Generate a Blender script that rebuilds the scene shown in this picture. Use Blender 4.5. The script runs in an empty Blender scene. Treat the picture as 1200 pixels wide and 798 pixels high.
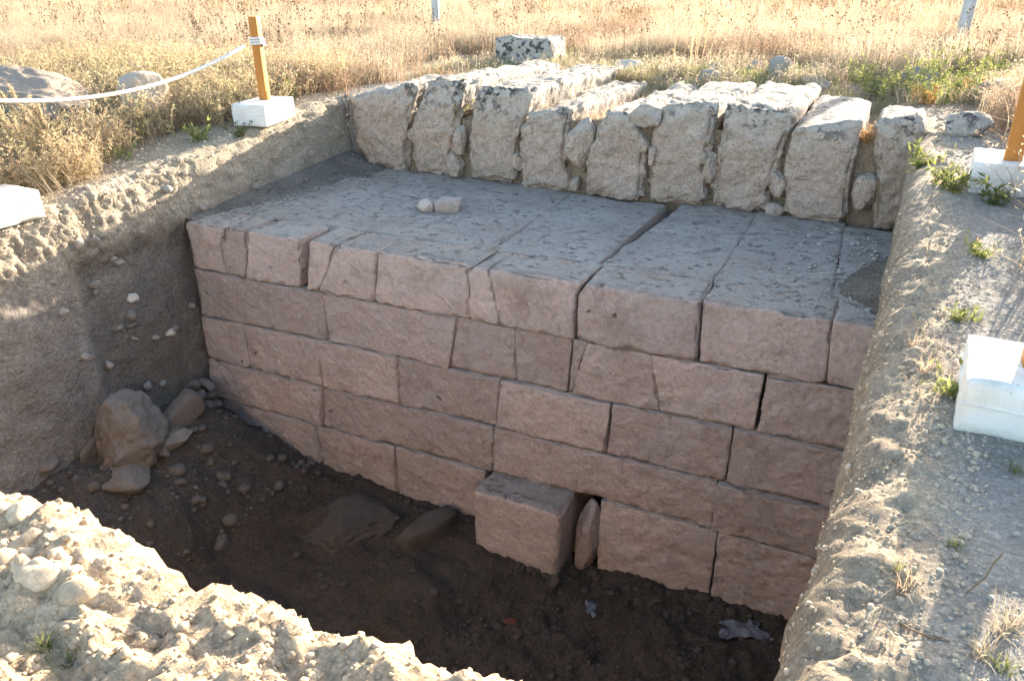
import bpy, bmesh, math, random
import numpy as np
from mathutils import Matrix, Vector
C = bpy.context.scene
COL = C.collection
random.seed(7)
RNG = np.random.default_rng(7)

# ------------------------------------------------------------------ camera
F_PX, CX, CY = 915.0, 600.0, 399.0
S, CAMZ = 2.0, 1.2
_a = np.array([-2143.0, -409.0, F_PX]); _b = np.array([473.0, -431.0, F_PX])
_X = -_a / np.linalg.norm(_a)
_Y = _b - (_b @ _X) * _X; _Y /= np.linalg.norm(_Y)
_Z = np.cross(_X, _Y)
ROT = np.array([_X, _Y, _Z])                       # world = ROT @ (right, down, forward)
cam = bpy.data.cameras.new('camera'); cam_o = bpy.data.objects.new('camera', cam); COL.objects.link(cam_o)
cam.sensor_width = 36.0; cam.lens = 36.0 * F_PX / 1200.0
cam.clip_start = 0.05; cam.clip_end = 3000.0
Mw = Matrix.Identity(4)
for r in range(3):
    Mw[r][0] = ROT[r][0]; Mw[r][1] = -ROT[r][1]; Mw[r][2] = -ROT[r][2]
Mw[2][3] = CAMZ
cam_o.matrix_world = Mw
C.camera = cam_o

# ------------------------------------------------------------------ light
SUN_EL, SUN_AZ = math.radians(12.6), math.radians(12.0)      # azimuth from +Y towards +X
w = bpy.data.worlds.new('World'); C.world = w; w.use_nodes = True
nt = w.node_tree; bg = nt.nodes['Background']
sky = nt.nodes.new('ShaderNodeTexSky'); sky.sky_type = 'NISHITA'; sky.sun_disc = False
sky.sun_elevation = SUN_EL; sky.sun_rotation = SUN_AZ
sky.air_density = 1.0; sky.dust_density = 2.0
nt.links.new(sky.outputs[0], bg.inputs[0]); bg.inputs[1].default_value = 0.15
sl = bpy.data.lights.new('sun', 'SUN'); sl.energy = 5.0; sl.angle = math.radians(0.5); sl.color = (1.0, 0.87, 0.70)
so = bpy.data.objects.new('sun', sl); COL.objects.link(so)
sd = Vector((math.sin(SUN_AZ) * math.cos(SUN_EL), math.cos(SUN_AZ) * math.cos(SUN_EL), math.sin(SUN_EL)))
so.rotation_euler = sd.to_track_quat('Z', 'Y').to_euler()
so.location = (3, 20, 12)
C.view_settings.view_transform = 'Standard'; C.view_settings.look = 'None'
C.view_settings.exposure = 2.38; C.view_settings.gamma = 1.0

# ------------------------------------------------------------------ photo ray -> point on a real plane (metres)
def _ray(px, py): return ROT @ np.array([px - CX, py - CY, F_PX])
def on_z(px, py, z):
    d = _ray(px, py); return d * ((z - CAMZ) / d[2]) + np.array([0, 0, CAMZ])
def on_y(px, py, y):
    d = _ray(px, py); return d * (y / d[1]) + np.array([0, 0, CAMZ])
def on_x(px, py, x):
    d = _ray(px, py); return d * (x / d[0]) + np.array([0, 0, CAMZ])

# ------------------------------------------------------------------ noise
_pr = np.random.default_rng(11)
PERM = _pr.permutation(256); GR = _pr.normal(size=(256, 3)); GR /= np.linalg.norm(GR, axis=1)[:, None]
JIT = _pr.random((256, 3)); RND = _pr.random(256)
def _hash(i): return PERM[(PERM[(PERM[i[..., 0] & 255] + i[..., 1]) & 255] + i[..., 2]) & 255]
def perlin(P):
    P = np.asarray(P, float); i = np.floor(P).astype(int); f = P - i; u = f * f * f * (f * (f * 6 - 15) + 10)
    out = np.zeros(P.shape[:-1])
    for c in range(8):
        o = np.array([c & 1, (c >> 1) & 1, c >> 2])
        g = GR[_hash(i + o)]
        wgt = np.prod(np.where(o == 1, u, 1 - u), axis=-1)
        out += wgt * np.sum(g * (f - o), axis=-1)
    return out * 1.5
def fbm(P, sc, octv=4, off=0.0, gain=0.5):
    P = np.asarray(P) * sc + off; a = 1.0; t = 0; n = 0
    for k in range(octv):
        t = t + a * perlin(P * (2.03 ** k) + 17.3 * k); n += a; a *= gain
    return t / n
def worley(P, sc, off=0.0):
    P = np.asarray(P) * sc + off; i = np.floor(P).astype(int); f1 = np.full(P.shape[:-1], 9.0); f2 = f1.copy(); idv = np.zeros(P.shape[:-1])
    for dx in (-1, 0, 1):
        for dy in (-1, 0, 1):
            for dz in (-1, 0, 1):
                c = i + np.array([dx, dy, dz]); h = _hash(c)
                d = np.linalg.norm(c + JIT[h] - P, axis=-1)
                m = d < f1
                f2 = np.where(m, f1, np.minimum(f2, d)); idv = np.where(m, RND[h], idv); f1 = np.where(m, d, f1)
    return f1, f2, idv
def sstep(a, b, x):
    t = np.clip((np.asarray(x, float) - a) / (b - a), 0, 1); return t * t * (3 - 2 * t)

# ------------------------------------------------------------------ object helpers
def mesh_from(name, V, Fq, mat=None, smooth=True, tris=False):
    me = bpy.data.meshes.new(name)
    V = np.ascontiguousarray(V, dtype=np.float32); Fq = np.ascontiguousarray(Fq, dtype=np.int32)
    n = Fq.shape[1]
    me.vertices.add(len(V)); me.vertices.foreach_set('co', V.ravel())
    me.loops.add(Fq.size); me.loops.foreach_set('vertex_index', Fq.ravel())
    me.polygons.add(len(Fq)); me.polygons.foreach_set('loop_start', np.arange(0, Fq.size, n, dtype=np.int32))
    me.polygons.foreach_set('loop_total', np.full(len(Fq), n, dtype=np.int32))
    me.polygons.foreach_set('use_smooth', np.full(len(Fq), smooth, dtype=bool))
    me.update(calc_edges=True)
    if mat: me.materials.append(mat)
    return me
def place(name, me, parent=None, loc=(0, 0, 0), rot=(0, 0, 0), scale=(1, 1, 1)):
    o = bpy.data.objects.new(name, me); COL.objects.link(o)
    o.location = loc; o.rotation_euler = rot; o.scale = scale
    if parent is not None:
        o.parent = parent
        o.location = Vector(loc) - Vector(parent.location) if not parent.get('_rel') else Vector(loc)
    return o
def obj(name, V, Fq, mat, parent=None, smooth=True, origin=None):
    V = np.asarray(V, float)
    og = V.mean(0) if origin is None else np.asarray(origin, float)
    return place(name, mesh_from(name, V - og, Fq, mat, smooth), parent, tuple(og))
def tag(o, label=None, cat=None, group=None, kind=None):
    if label: o['label'] = label
    if cat: o['category'] = cat
    if group: o['group'] = group
    if kind: o['kind'] = kind
    return o
def empty(name, loc, rz=0.0):
    o = bpy.data.objects.new(name, None); COL.objects.link(o); o.location = loc; o.rotation_euler = (0, 0, rz)
    o.empty_display_size = 0.2
    return o

# ------------------------------------------------------------------ materials
def new_mat(name, rough=0.9):
    m = bpy.data.materials.new(name); m.use_nodes = True
    b = m.node_tree.nodes['Principled BSDF']; b.inputs['Roughness'].default_value = rough
    b.inputs['Specular IOR Level'].default_value = 0.15
    return m, m.node_tree, b
class NB:
    """small node-building helper"""
    def __init__(self, t): self.t = t
    def n(self, typ, **kw):
        x = self.t.nodes.new(typ)
        for k, v in kw.items(): setattr(x, k, v)
        return x
    def l(self, a, b): self.t.links.new(a, b)
    def pos(self, scale=(1, 1, 1), rot=(0, 0, 0)):
        g = self.n('ShaderNodeNewGeometry'); mp = self.n('ShaderNodeMapping')
        mp.inputs['Scale'].default_value = scale; mp.inputs['Rotation'].default_value = rot
        self.l(g.outputs['Position'], mp.inputs[0]); return mp.outputs[0]
    def noise(self, vec, sc, det=4, rough=0.55):
        x = self.n('ShaderNodeTexNoise'); x.inputs['Scale'].default_value = sc; x.inputs['Detail'].default_value = det
        x.inputs['Roughness'].default_value = rough; self.l(vec, x.inputs['Vector']); return x.outputs['Fac']
    def voro(self, vec, sc, feat='F1', out='Distance', rnd=1.0):
        x = self.n('ShaderNodeTexVoronoi', feature=feat); x.inputs['Scale'].default_value = sc
        x.inputs['Randomness'].default_value = rnd
        self.l(vec, x.inputs['Vector']); return x.outputs[out]
    def ramp(self, fac, stops):
        x = self.n('ShaderNodeValToRGB'); e = x.color_ramp.elements
        while len(e) < len(stops): e.new(0.5)
        for k, (p, c) in enumerate(stops):
            e[k].position = p; e[k].color = (c, c, c, 1) if isinstance(c, (int, float)) else (*c, 1)
        self.l(fac, x.inputs[0]); return x.outputs[0]
    def mix(self, fac, a, b, mode='MIX'):
        x = self.n('ShaderNodeMix', data_type='RGBA', blend_type=mode)
        for sock, v in ((x.inputs[0], fac), (x.inputs[6], a), (x.inputs[7], b)):
            if isinstance(v, (int, float)): sock.default_value = v
            elif isinstance(v, tuple): sock.default_value = (*v, 1)
            else: self.l(v, sock)
        return x.outputs[2]
    def math(self, op, a, b=None, clamp=False):
        x = self.n('ShaderNodeMath', operation=op); x.use_clamp = clamp
        for sock, v in ((x.inputs[0], a), (x.inputs[1], b)):
            if v is None: continue
            if isinstance(v, (int, float)): sock.default_value = v
            else: self.l(v, sock)
        return x.outputs[0]
    def bump(self, h, strength, dist, prev=None):
        x = self.n('ShaderNodeBump'); x.inputs['Strength'].default_value = strength; x.inputs['Distance'].default_value = dist
        self.l(h, x.inputs['Height'])
        if prev is not None: self.l(prev, x.inputs['Normal'])
        return x.outputs[0]
    def nz(self):
        g = self.n('ShaderNodeNewGeometry'); s = self.n('ShaderNodeSeparateXYZ'); self.l(g.outputs['Normal'], s.inputs[0]); return s.outputs[2]
    def pz(self):
        g = self.n('ShaderNodeNewGeometry'); s = self.n('ShaderNodeSeparateXYZ'); self.l(g.outputs['Position'], s.inputs[0]); return s.outputs[2]

def soil_material():
    m, t, b = new_mat('soil', 1.0); B = NB(t); p = B.pos()
    at = B.n('ShaderNodeAttribute', attribute_name='tone')
    n1 = B.noise(p, 3.0, 6, 0.65); n2 = B.noise(p, 40, 5, 0.7)
    c = B.mix(1.0, at.outputs['Color'], B.ramp(n1, [(0.25, 0.72), (0.75, 1.25)]), 'MULTIPLY')
    c = B.mix(1.0, c, B.ramp(n2, [(0.3, 0.7), (0.7, 1.3)]), 'MULTIPLY')
    v = B.voro(p, 55); vc = B.voro(p, 55, out='Color')
    sp = B.n('ShaderNodeSeparateColor'); B.l(vc, sp.inputs[0])
    grit = B.math('MULTIPLY', B.ramp(v, [(0.22, 1.0), (0.34, 0.0)]), B.ramp(sp.outputs[0], [(0.70, 0.0), (0.78, 1.0)]))
    gm_ = B.ramp(B.noise(p, 4.0, 3), [(0.45, 0.0), (0.62, 1.0)])
    c = B.mix(B.math('MULTIPLY', B.math('MULTIPLY', grit, gm_), 0.8), c, B.mix(1.0, c, (1.9, 1.95, 2.0), 'MULTIPLY'))
    B.l(c, b.inputs['Base Color'])
    h1 = B.noise(p, 22, 8, 0.7)
    nb = B.bump(h1, 1.0, 0.05)
    nb = B.bump(B.math('MULTIPLY', B.voro(p, 38), B.noise(p, 7, 4)), 0.7, 0.03, nb)
    nb = B.bump(B.noise(p, 120, 4, 0.7), 0.6, 0.006, nb)
    nb = B.bump(grit, 0.5, 0.01, nb)
    B.l(nb, b.inputs['Normal']); return m

def ashlar_material():
    m, t, b = new_mat('ashlar_stone', 0.95); B = NB(t); p = B.pos()
    oi = B.n('ShaderNodeObjectInfo')
    base = B.mix(B.noise(p, 2.2, 6, 0.65), (0.41, 0.315, 0.275), (0.59, 0.49, 0.43))
    base = B.mix(1.0, base, B.ramp(B.noise(p, 30, 6, 0.7), [(0.3, 0.78), (0.7, 1.2)]), 'MULTIPLY')
    base = B.mix(1.0, base, B.ramp(oi.outputs['Random'], [(0.0, 0.78), (1.0, 1.14)]), 'MULTIPLY')
    gy = B.math('MULTIPLY', B.ramp(B.noise(p, 1.1, 6, 0.7), [(0.48, 0.0), (0.62, 1.0)]), 0.5)
    base = B.mix(gy, base, (0.40, 0.36, 0.33))
    dk = B.ramp(B.noise(p, 3.4, 8, 0.75), [(0.36, 1.0), (0.47, 0.0)])
    base = B.mix(B.math('MULTIPLY', dk, 0.4), base, (0.20, 0.145, 0.115))
    # reddish clay stains
    st = B.ramp(B.noise(p, 1.6, 5, 0.6), [(0.56, 0.0), (0.68, 1.0)])
    base = B.mix(B.math('MULTIPLY', st, 0.45), base, (0.31, 0.215, 0.165))
    # grey dust lying on surfaces that face up
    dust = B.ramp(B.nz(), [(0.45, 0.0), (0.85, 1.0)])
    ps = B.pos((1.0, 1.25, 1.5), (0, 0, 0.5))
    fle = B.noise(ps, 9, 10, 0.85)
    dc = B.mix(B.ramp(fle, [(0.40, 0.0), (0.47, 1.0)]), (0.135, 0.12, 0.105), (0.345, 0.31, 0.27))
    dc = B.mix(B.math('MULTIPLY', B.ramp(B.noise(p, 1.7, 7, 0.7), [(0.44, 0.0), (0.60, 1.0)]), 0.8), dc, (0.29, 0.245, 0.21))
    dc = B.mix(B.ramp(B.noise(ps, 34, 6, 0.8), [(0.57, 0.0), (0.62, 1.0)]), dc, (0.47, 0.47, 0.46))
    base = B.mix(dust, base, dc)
    # scattered small holes
    wp = B.n('ShaderNodeVectorMath', operation='ADD'); B.l(p, wp.inputs[0]); nz_ = B.n('ShaderNodeTexNoise'); nz_.inputs['Scale'].default_value = 12; B.l(p, nz_.inputs['Vector'])
    sc_ = B.n('ShaderNodeVectorMath', operation='SCALE'); sc_.inputs['Scale'].default_value = 0.07; B.l(nz_.outputs['Color'], sc_.inputs[0]); B.l(sc_.outputs[0], wp.inputs[1])
    hv = B.voro(wp.outputs[0], 6.0); hc = B.voro(wp.outputs[0], 6.0, out='Color'); sp = B.n('ShaderNodeSeparateColor'); B.l(hc, sp.inputs[0])
    hole = B.math('MULTIPLY', B.ramp(hv, [(0.05, 1.0), (0.15, 0.0)]), B.ramp(sp.outputs[0], [(0.80, 0.0), (0.84, 1.0)]))
    base = B.mix(B.math('MULTIPLY', hole, 0.55), base, (0.12, 0.085, 0.07))
    B.l(base, b.inputs['Base Color'])
    rot_ = B.n('ShaderNodeMapping'); rot_.inputs['Rotation'].default_value = (0, math.radians(42), 0); B.l(B.pos(), rot_.inputs[0])
    scl_ = B.n('ShaderNodeMapping'); scl_.inputs['Scale'].default_value = (16, 6, 4.5); B.l(rot_.outputs[0], scl_.inputs[0])
    tool = B.math('MULTIPLY', B.noise(scl_.outputs[0], 1.6, 5, 0.65), B.ramp(B.noise(p, 1.9, 4), [(0.42, 0.15), (0.60, 1.0)]))
    nb = B.bump(B.noise(p, 14, 8, 0.72), 0.8, 0.04)
    nb = B.bump(tool, 0.8, 0.035, nb)
    nb = B.bump(B.noise(p, 45, 7, 0.72), 0.55, 0.012, nb)
    nb = B.bump(B.math('MULTIPLY', hole, -1.0), 0.9, 0.02, nb)
    nb = B.bump(B.math('MULTIPLY', B.math('SUBTRACT', 0.0, B.ramp(fle, [(0.38, 1.0), (0.45, 0.0)])), dust), 0.7, 0.014, nb)
    B.l(nb, b.inputs['Normal']); return m

def upright_material():
    m, t, b = new_mat('weathered_limestone', 0.95); B = NB(t); p = B.pos()
    base = B.mix(B.noise(p, 3.0, 7, 0.65), (0.385, 0.295, 0.23), (0.54, 0.44, 0.355))
    base = B.mix(1.0, base, B.ramp(B.noise(p, 26, 6, 0.75), [(0.3, 0.72), (0.7, 1.22)]), 'MULTIPLY')
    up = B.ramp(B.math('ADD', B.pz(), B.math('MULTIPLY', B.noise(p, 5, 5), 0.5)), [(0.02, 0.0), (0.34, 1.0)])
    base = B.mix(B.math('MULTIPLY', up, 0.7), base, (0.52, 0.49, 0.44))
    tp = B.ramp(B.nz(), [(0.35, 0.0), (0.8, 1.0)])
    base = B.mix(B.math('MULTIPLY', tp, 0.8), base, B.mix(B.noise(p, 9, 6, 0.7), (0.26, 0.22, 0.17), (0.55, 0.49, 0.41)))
    # black lichen in blotches near the tops
    li = B.math('MULTIPLY', B.ramp(B.noise(p, 11, 5, 0.62), [(0.525, 0.0), (0.57, 1.0)]), B.ramp(B.noise(p, 2.3, 2), [(0.40, 0.0), (0.52, 1.0)]))
    base = B.mix(B.math('MULTIPLY', B.math('MULTIPLY', li, up), 0.9), base, (0.055, 0.055, 0.06))
    # height mask at the foot of the blocks, not connected
    ft = B.ramp(B.math('ADD', B.pz(), B.math('MULTIPLY', B.noise(p, 6, 4), 0.16)), [(-0.0, 1.0), (0.09, 0.0)])
    # (ramp positions are for z+0.75)
    B.l(base, b.inputs['Base Color'])
    pit = B.voro(p, 30); pc = B.ramp(B.noise(p, 6, 4), [(0.42, 0.0), (0.6, 1.0)])
    nb = B.bump(B.noise(p, 12, 9, 0.72), 0.8, 0.05)
    nb = B.bump(B.math('MULTIPLY', B.ramp(pit, [(0.1, 0.0), (0.4, 1.0)]), pc), 0.7, 0.02, nb)
    nb = B.bump(B.noise(p, 90, 5, 0.7), 0.5, 0.006, nb)
    B.l(nb, b.inputs['Normal']); return m

def rock_material(name, ca, cb, bumpd=0.02):
    m, t, b = new_mat(name, 0.95); B = NB(t); p = B.pos(); oi = B.n('ShaderNodeObjectInfo')
    c = B.mix(B.noise(p, 7, 6, 0.65), ca, cb)
    c = B.mix(1.0, c, B.ramp(B.noise(p, 60, 5, 0.7), [(0.3, 0.75), (0.7, 1.2)]), 'MULTIPLY')
    c = B.mix(1.0, c, B.ramp(oi.outputs['Random'], [(0.0, 0.78), (1.0, 1.2)]), 'MULTIPLY')
    B.l(c, b.inputs['Base Color'])
    nb = B.bump(B.noise(p, 30, 8, 0.7), 0.7, bumpd)
    nb = B.bump(B.noise(p, 150, 4, 0.7), 0.4, bumpd * 0.25, nb)
    B.l(nb, b.inputs['Normal']); return m

def plant_material(name, ca, cb, trans=0.45, cc=None):
    m = bpy.data.materials.new(name); m.use_nodes = True; t = m.node_tree; B = NB(t)
    b = t.nodes['Principled BSDF']; out = t.nodes['Material Output']
    b.inputs['Roughness'].default_value = 0.75; b.inputs['Specular IOR Level'].default_value = 0.2
    at = B.n('ShaderNodeAttribute', attribute_name='shade'); oi = B.n('ShaderNodeObjectInfo')
    c = B.mix(at.outputs['Fac'], ca, cb)
    if cc: c = B.mix(B.ramp(oi.outputs['Random'], [(0.55, 0.0), (0.95, 1.0)]), c, cc)
    c = B.mix(1.0, c, B.ramp(oi.outputs['Random'], [(0.0, 0.75), (1.0, 1.2)]), 'MULTIPLY')
    B.l(c, b.inputs['Base Color'])
    tr = B.n('ShaderNodeBsdfTranslucent'); B.l(c, tr.inputs[0])
    mx = B.n('ShaderNodeMixShader'); mx.inputs[0].default_value = trans
    B.l(b.outputs[0], mx.inputs[1]); B.l(tr.outputs[0], mx.inputs[2]); B.l(mx.outputs[0], out.inputs[0]); return m

def concrete_material():
    m, t, b = new_mat('pale_concrete', 0.85); B = NB(t); p = B.pos()
    c = B.mix(B.noise(p, 9, 6, 0.65), (0.66, 0.645, 0.60), (0.78, 0.765, 0.73))
    ch = B.ramp(B.noise(p, 24, 5, 0.6), [(0.66, 0.0), (0.72, 1.0)])
    c = B.mix(B.math('MULTIPLY', ch, 0.4), c, (0.42, 0.40, 0.36))
    c = B.mix(B.math('MULTIPLY', B.ramp(B.noise(p, 3.5, 7, 0.7), [(0.44, 0.0), (0.64, 1.0)]), 0.7), c, (0.54, 0.49, 0.41)); B.l(c, b.inputs['Base Color'])
    po = B.ramp(B.voro(p, 60), [(0.10, 1.0), (0.2, 0.0)]); pm = B.ramp(B.noise(p, 11, 3), [(0.52, 0.0), (0.6, 1.0)])
    nb = B.bump(B.noise(p, 45, 7, 0.72), 0.6, 0.008); nb = B.bump(B.math('MULTIPLY', B.math('MULTIPLY', po, pm), -1.0), 0.9, 0.01, nb); B.l(nb, b.inputs['Normal']); return m
def wood_material():
    m, t, b = new_mat('stained_wood', 0.55); B = NB(t)
    g = B.noise(B.pos((60, 60, 3.5)), 1.0, 5, 0.6)
    c = B.mix(g, (0.36, 0.145, 0.035), (0.50, 0.225, 0.06)); B.l(c, b.inputs['Base Color'])
    B.l(B.bump(g, 0.3, 0.004), b.inputs['Normal']); return m
def plain_material(name, c, rough, metal=0.0, nsc=30, var=0.15):
    m, t, b = new_mat(name, rough); B = NB(t); b.inputs['Metallic'].default_value = metal
    k = B.ramp(B.noise(B.pos(), nsc, 5, 0.65), [(0.3, 1 - var), (0.7, 1 + var)])
    B.l(B.mix(1.0, c, k, 'MULTIPLY'), b.inputs['Base Color'])
    B.l(B.bump(B.noise(B.pos(), nsc * 3, 4), 0.25, 0.004), b.inputs['Normal']); return m

M_SOIL = soil_material(); M_ASH = ashlar_material(); M_UP = upright_material()
M_TUFA = rock_material('pale_rubble', (0.50, 0.36, 0.23), (0.75, 0.59, 0.42))
M_GREYROCK = rock_material('grey_rock', (0.25, 0.22, 0.185), (0.40, 0.36, 0.31))
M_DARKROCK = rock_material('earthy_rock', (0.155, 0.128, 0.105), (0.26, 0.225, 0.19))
M_PINK = rock_material('pinkish_stone', (0.42, 0.335, 0.275), (0.56, 0.47, 0.40))
M_CORNER = rock_material('dusty_rubble', (0.10, 0.085, 0.07), (0.18, 0.155, 0.13))
M_BROWNROCK = rock_material('brown_rock', (0.30, 0.235, 0.185), (0.43, 0.36, 0.29))
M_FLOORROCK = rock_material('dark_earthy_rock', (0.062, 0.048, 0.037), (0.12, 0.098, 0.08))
M_PALE = rock_material('pale_stone', (0.50, 0.44, 0.36), (0.66, 0.60, 0.52))
M_CLOD = rock_material('clod_earth', (0.37, 0.30, 0.215), (0.54, 0.445, 0.33), 0.006)
M_PEB = rock_material('gravel_stone', (0.27, 0.245, 0.21), (0.46, 0.43, 0.38), 0.004)
M_CONC = concrete_material(); M_WOOD = wood_material()
M_ROPE = plain_material('white_rope', (0.66, 0.64, 0.60), 0.8, 0, 200)
M_TAPE = plain_material('grey_cord', (0.16, 0.16, 0.17), 0.8, 0, 90)
M_STEEL = plain_material('galvanised_steel', (0.42, 0.44, 0.47), 0.45, 0.6, 20, 0.1)
M_PLAS = plain_material('grey_plastic', (0.15, 0.15, 0.17), 0.45, 0, 14, 0.3)
M_DRY = plant_material('dry_grass', (0.32, 0.25, 0.17), (0.50, 0.425, 0.31), 0.45, (0.35, 0.25, 0.17))
M_DRYW = plant_material('dry_weed', (0.36, 0.26, 0.155), (0.58, 0.48, 0.33), 0.45, (0.38, 0.33, 0.18))
M_STRAW = plant_material('bleached_straw', (0.37, 0.30, 0.21), (0.54, 0.455, 0.335), 0.45, (0.42, 0.31, 0.22))
M_SCRUB = plant_material('brown_scrub', (0.22, 0.145, 0.095), (0.40, 0.285, 0.20), 0.4, (0.27, 0.18, 0.115))
M_YEL = plant_material('yellow_green_grass', (0.25, 0.25, 0.085), (0.46, 0.41, 0.21), 0.45, (0.18, 0.24, 0.07))
M_GREEN = plant_material('green_leaf', (0.10, 0.135, 0.04), (0.28, 0.28, 0.10), 0.5)
M_RED = plant_material('reddish_leaf', (0.30, 0.14, 0.05), (0.45, 0.28, 0.10), 0.4)

# ------------------------------------------------------------------ ground sheet with the trench
XR_Y = np.array([-2, 0.9, 1.16, 1.75, 3.4, 5.35, 7.2, 9]); XR_X = np.array([-0.02, -0.02, -0.01, 0.06, 0.13, 0.20, 0.24, 0.26])
def x_left(y, z=None): return -5.78 + 0 * np.asarray(y)
def x_right(y): return np.interp(y, XR_Y, XR_X) + 0.115
def y_near(x): return np.interp(x, [-6, -2.0, -1.7, -1.6, -1.2, -1.0, -0.7, -0.5, 0.2], [0.98, 0.98, 1.01, 0.96, 0.93, 0.96, 0.95, 0.96, 0.93]) - np.interp(x, [-1.4, -0.7], [0.085, 0.035])
UPX = np.array([-7, -5.3, -4.3, -3.7, -3.07, -2.29, -1.71, -1.12, -0.43, 0.3]); UPY = np.array([7.5, 7.53, 7.46, 7.45, 7.36, 7.24, 7.30, 7.34, 7.29, 7.3])
def y_back(x): return np.interp(x, UPX, UPY) + 0.17
def ground_z(x, y):
    x = np.asarray(x, float); y = np.asarray(y, float)
    wl = sstep(-3.0, -5.4, x)
    sl_ = -0.04 - 0.095 * np.clip(7.34 - y, 0, 6.0)
    zl = np.where(y > 7.34, -0.04, sl_)
    back = sstep(7.0, 9.5, y)
    z = zl * wl * (1 - back * 0.0)
    z = z + back * (-0.05) * sstep(14, 9, y)
    z = z - 0.16 * sstep(7.3, 7.6, y) * sstep(10.6, 9.6, y) * sstep(-5.7, -5.3, x) * sstep(0.3, 0.0, x)
    z = z + 0.10 * np.exp(-((x + 5.3) / 0.9) ** 2 - ((y - 8.6) / 0.8) ** 2)  # ground raised behind the corner to cast shadow on the left earth wall
    z = z + 0.05 * fbm(np.stack([x, y, 0 * x], -1), 0.35, 3) * sstep(8.0, 12.0, y)
    return z
FLX = np.array([-6, -5.57, -4.36, -3.55, -2.8, -1.58, -0.63, 0.5]); FLZ = np.array([-3.07, -3.07, -3.09, -3.12, -3.17, -3.31, -3.26, -3.28])
def floor_z(x, y):
    x = np.asarray(x, float); y = np.asarray(y, float)
    z = np.interp(x, FLX, FLZ) - 0.02 * (5 - np.clip(y, 0, 5))
    # rubble heap in the left corner, against the earth wall
    heap = sstep(-3.95, -5.5, x) * sstep(1.6, 2.8, y) * (0.35 + 0.65 * sstep(5.3, 4.2, y))
    z = z + 0.72 * heap ** 1.2
    z = z + 0.10 * sstep(-0.05, 0.15, fbm(np.stack([x, y, 0 * x], -1), 0.9, 3, 4.2)) * sstep(4.95, 4.4, y)
    return z

def wall_profile(n, r, H=3.0, lean=0.05):
    """offsets outward-in and drop fraction from the rim down to the floor"""
    k = 9; a = np.linspace(0, math.pi / 2, k)
    off = list(r * np.sin(a)); dr = list(r * (1 - np.cos(a)) / H)
    t = np.linspace(0, 1, n - k + 1)[1:]
    off += list(r + lean * t); dr += list(dr[-1] + (1 - dr[-1]) * t)
    return np.array(off), np.array(dr)
PL = wall_profile(74, 0.10, 2.7, 0.12); PR = wall_profile(74, 0.13, 3.0, 0.03); PN = wall_profile(70, 0.10, 3.0, 0.05); PB = wall_profile(34, 0.05, 3.0, 0.05)

ar = np.arange
gl = np.concatenate([[-900, -500, -260, -150, -90, -60, -40, -28, -20, -15, -12], ar(-10, -4, .25), ar(-4, -0.7, .12), ar(-0.7, -0.005, .03)])   # offset from left rim
pit_x = np.concatenate([ar(-5.47, -2.4, .05), ar(-2.4, -0.45, .012), ar(-0.45, -0.16, .03)])
gr_ = np.concatenate([ar(0.012, 0.75, .013), ar(0.75, 1.6, .05), ar(1.6, 6, .25), [7, 9, 12, 16, 22, 30, 42, 60, 90, 150, 260, 500, 900]])
fr = np.concatenate([[-900, -500, -200, -80, -30, -12, -6, -3], ar(-2, -0.75, .1), ar(-0.75, -0.004, .0115)])                      # offset from near rim
pit_y = np.concatenate([ar(1.14, 4.0, .02), ar(4.0, 5.0, .028), ar(5.0, 7.15, .06)])
bk = np.concatenate([ar(0.02, 3.2, .06), ar(3.2, 8, .15), ar(8, 30, .6), [34, 40, 48, 60, 80, 120, 200, 350, 600, 1000]])
ZX = np.concatenate([np.full(len(gl), 0), np.full(74, 1), np.full(len(pit_x), 2), np.full(74, 3), np.full(len(gr_), 4)])
VX = np.concatenate([gl, np.arange(74), pit_x, np.arange(73, -1, -1), gr_])
ZY = np.concatenate([np.full(len(fr), 0), np.full(70, 1), np.full(len(pit_y), 2), np.full(34, 3), np.full(len(bk), 4)])
VY = np.concatenate([fr, np.arange(70), pit_y, np.arange(33, -1, -1), bk])
NX, NY = len(ZX), len(ZY)
zx = ZX[:, None] + 0 * ZY[None, :]; zy = ZY[None, :] + 0 * ZX[:, None]
vx = VX[:, None] + 0.0 * VY[None, :]; vy = VY[None, :] + 0.0 * VX[:, None]
def eval_x(y):
    xl = x_left(y); xr = x_right(y); iv = np.clip(vx, 0, 73).astype(int)
    inner = xl + 0.23 + (vx + 5.47) / (5.47 - 0.16) * (xr - 0.17 - xl - 0.23)
    return np.choose(zx, [xl + vx, xl + PL[0][iv], inner, xr - PR[0][iv], xr + vx])
def eval_y(x):
    yn = y_near(x); yb = y_back(x); iv = np.clip(vy, 0, 69).astype(int); ib = np.clip(vy, 0, 33).astype(int)
    return np.choose(zy, [yn + vy, yn + PN[0][iv], yn + 0.17 + (vy - 1.14) / (7.12 - 1.14) * (yb - 0.12 - yn - 0.17), yb - PB[0][ib], yb + vy])
# two passes settle the mutual dependence of the bent rims
Y0 = eval_y(np.clip(vx, -8, 3)); X_ = eval_x(Y0); Y_ = eval_y(X_); X_ = eval_x(Y_)
hx = np.choose(zx, [1 + 0 * vx, 1 - PL[1][np.clip(vx, 0, 73).astype(int)], 0 * vx, 1 - PR[1][np.clip(vx, 0, 73).astype(int)], 1 + 0 * vx])
hy = np.choose(zy, [1 + 0 * vy, 1 - PN[1][np.clip(vy, 0, 69).astype(int)], 0 * vy, 1 - PB[1][np.clip(vy, 0, 33).astype(int)], 1 + 0 * vy])
H_ = np.maximum(hx, hy)
Gz = ground_z(X_, Y_); Fz = floor_z(X_, Y_)
Z_ = Fz + H_ * (Gz - Fz)
P0 = np.stack([X_, Y_, Z_], -1)
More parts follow.
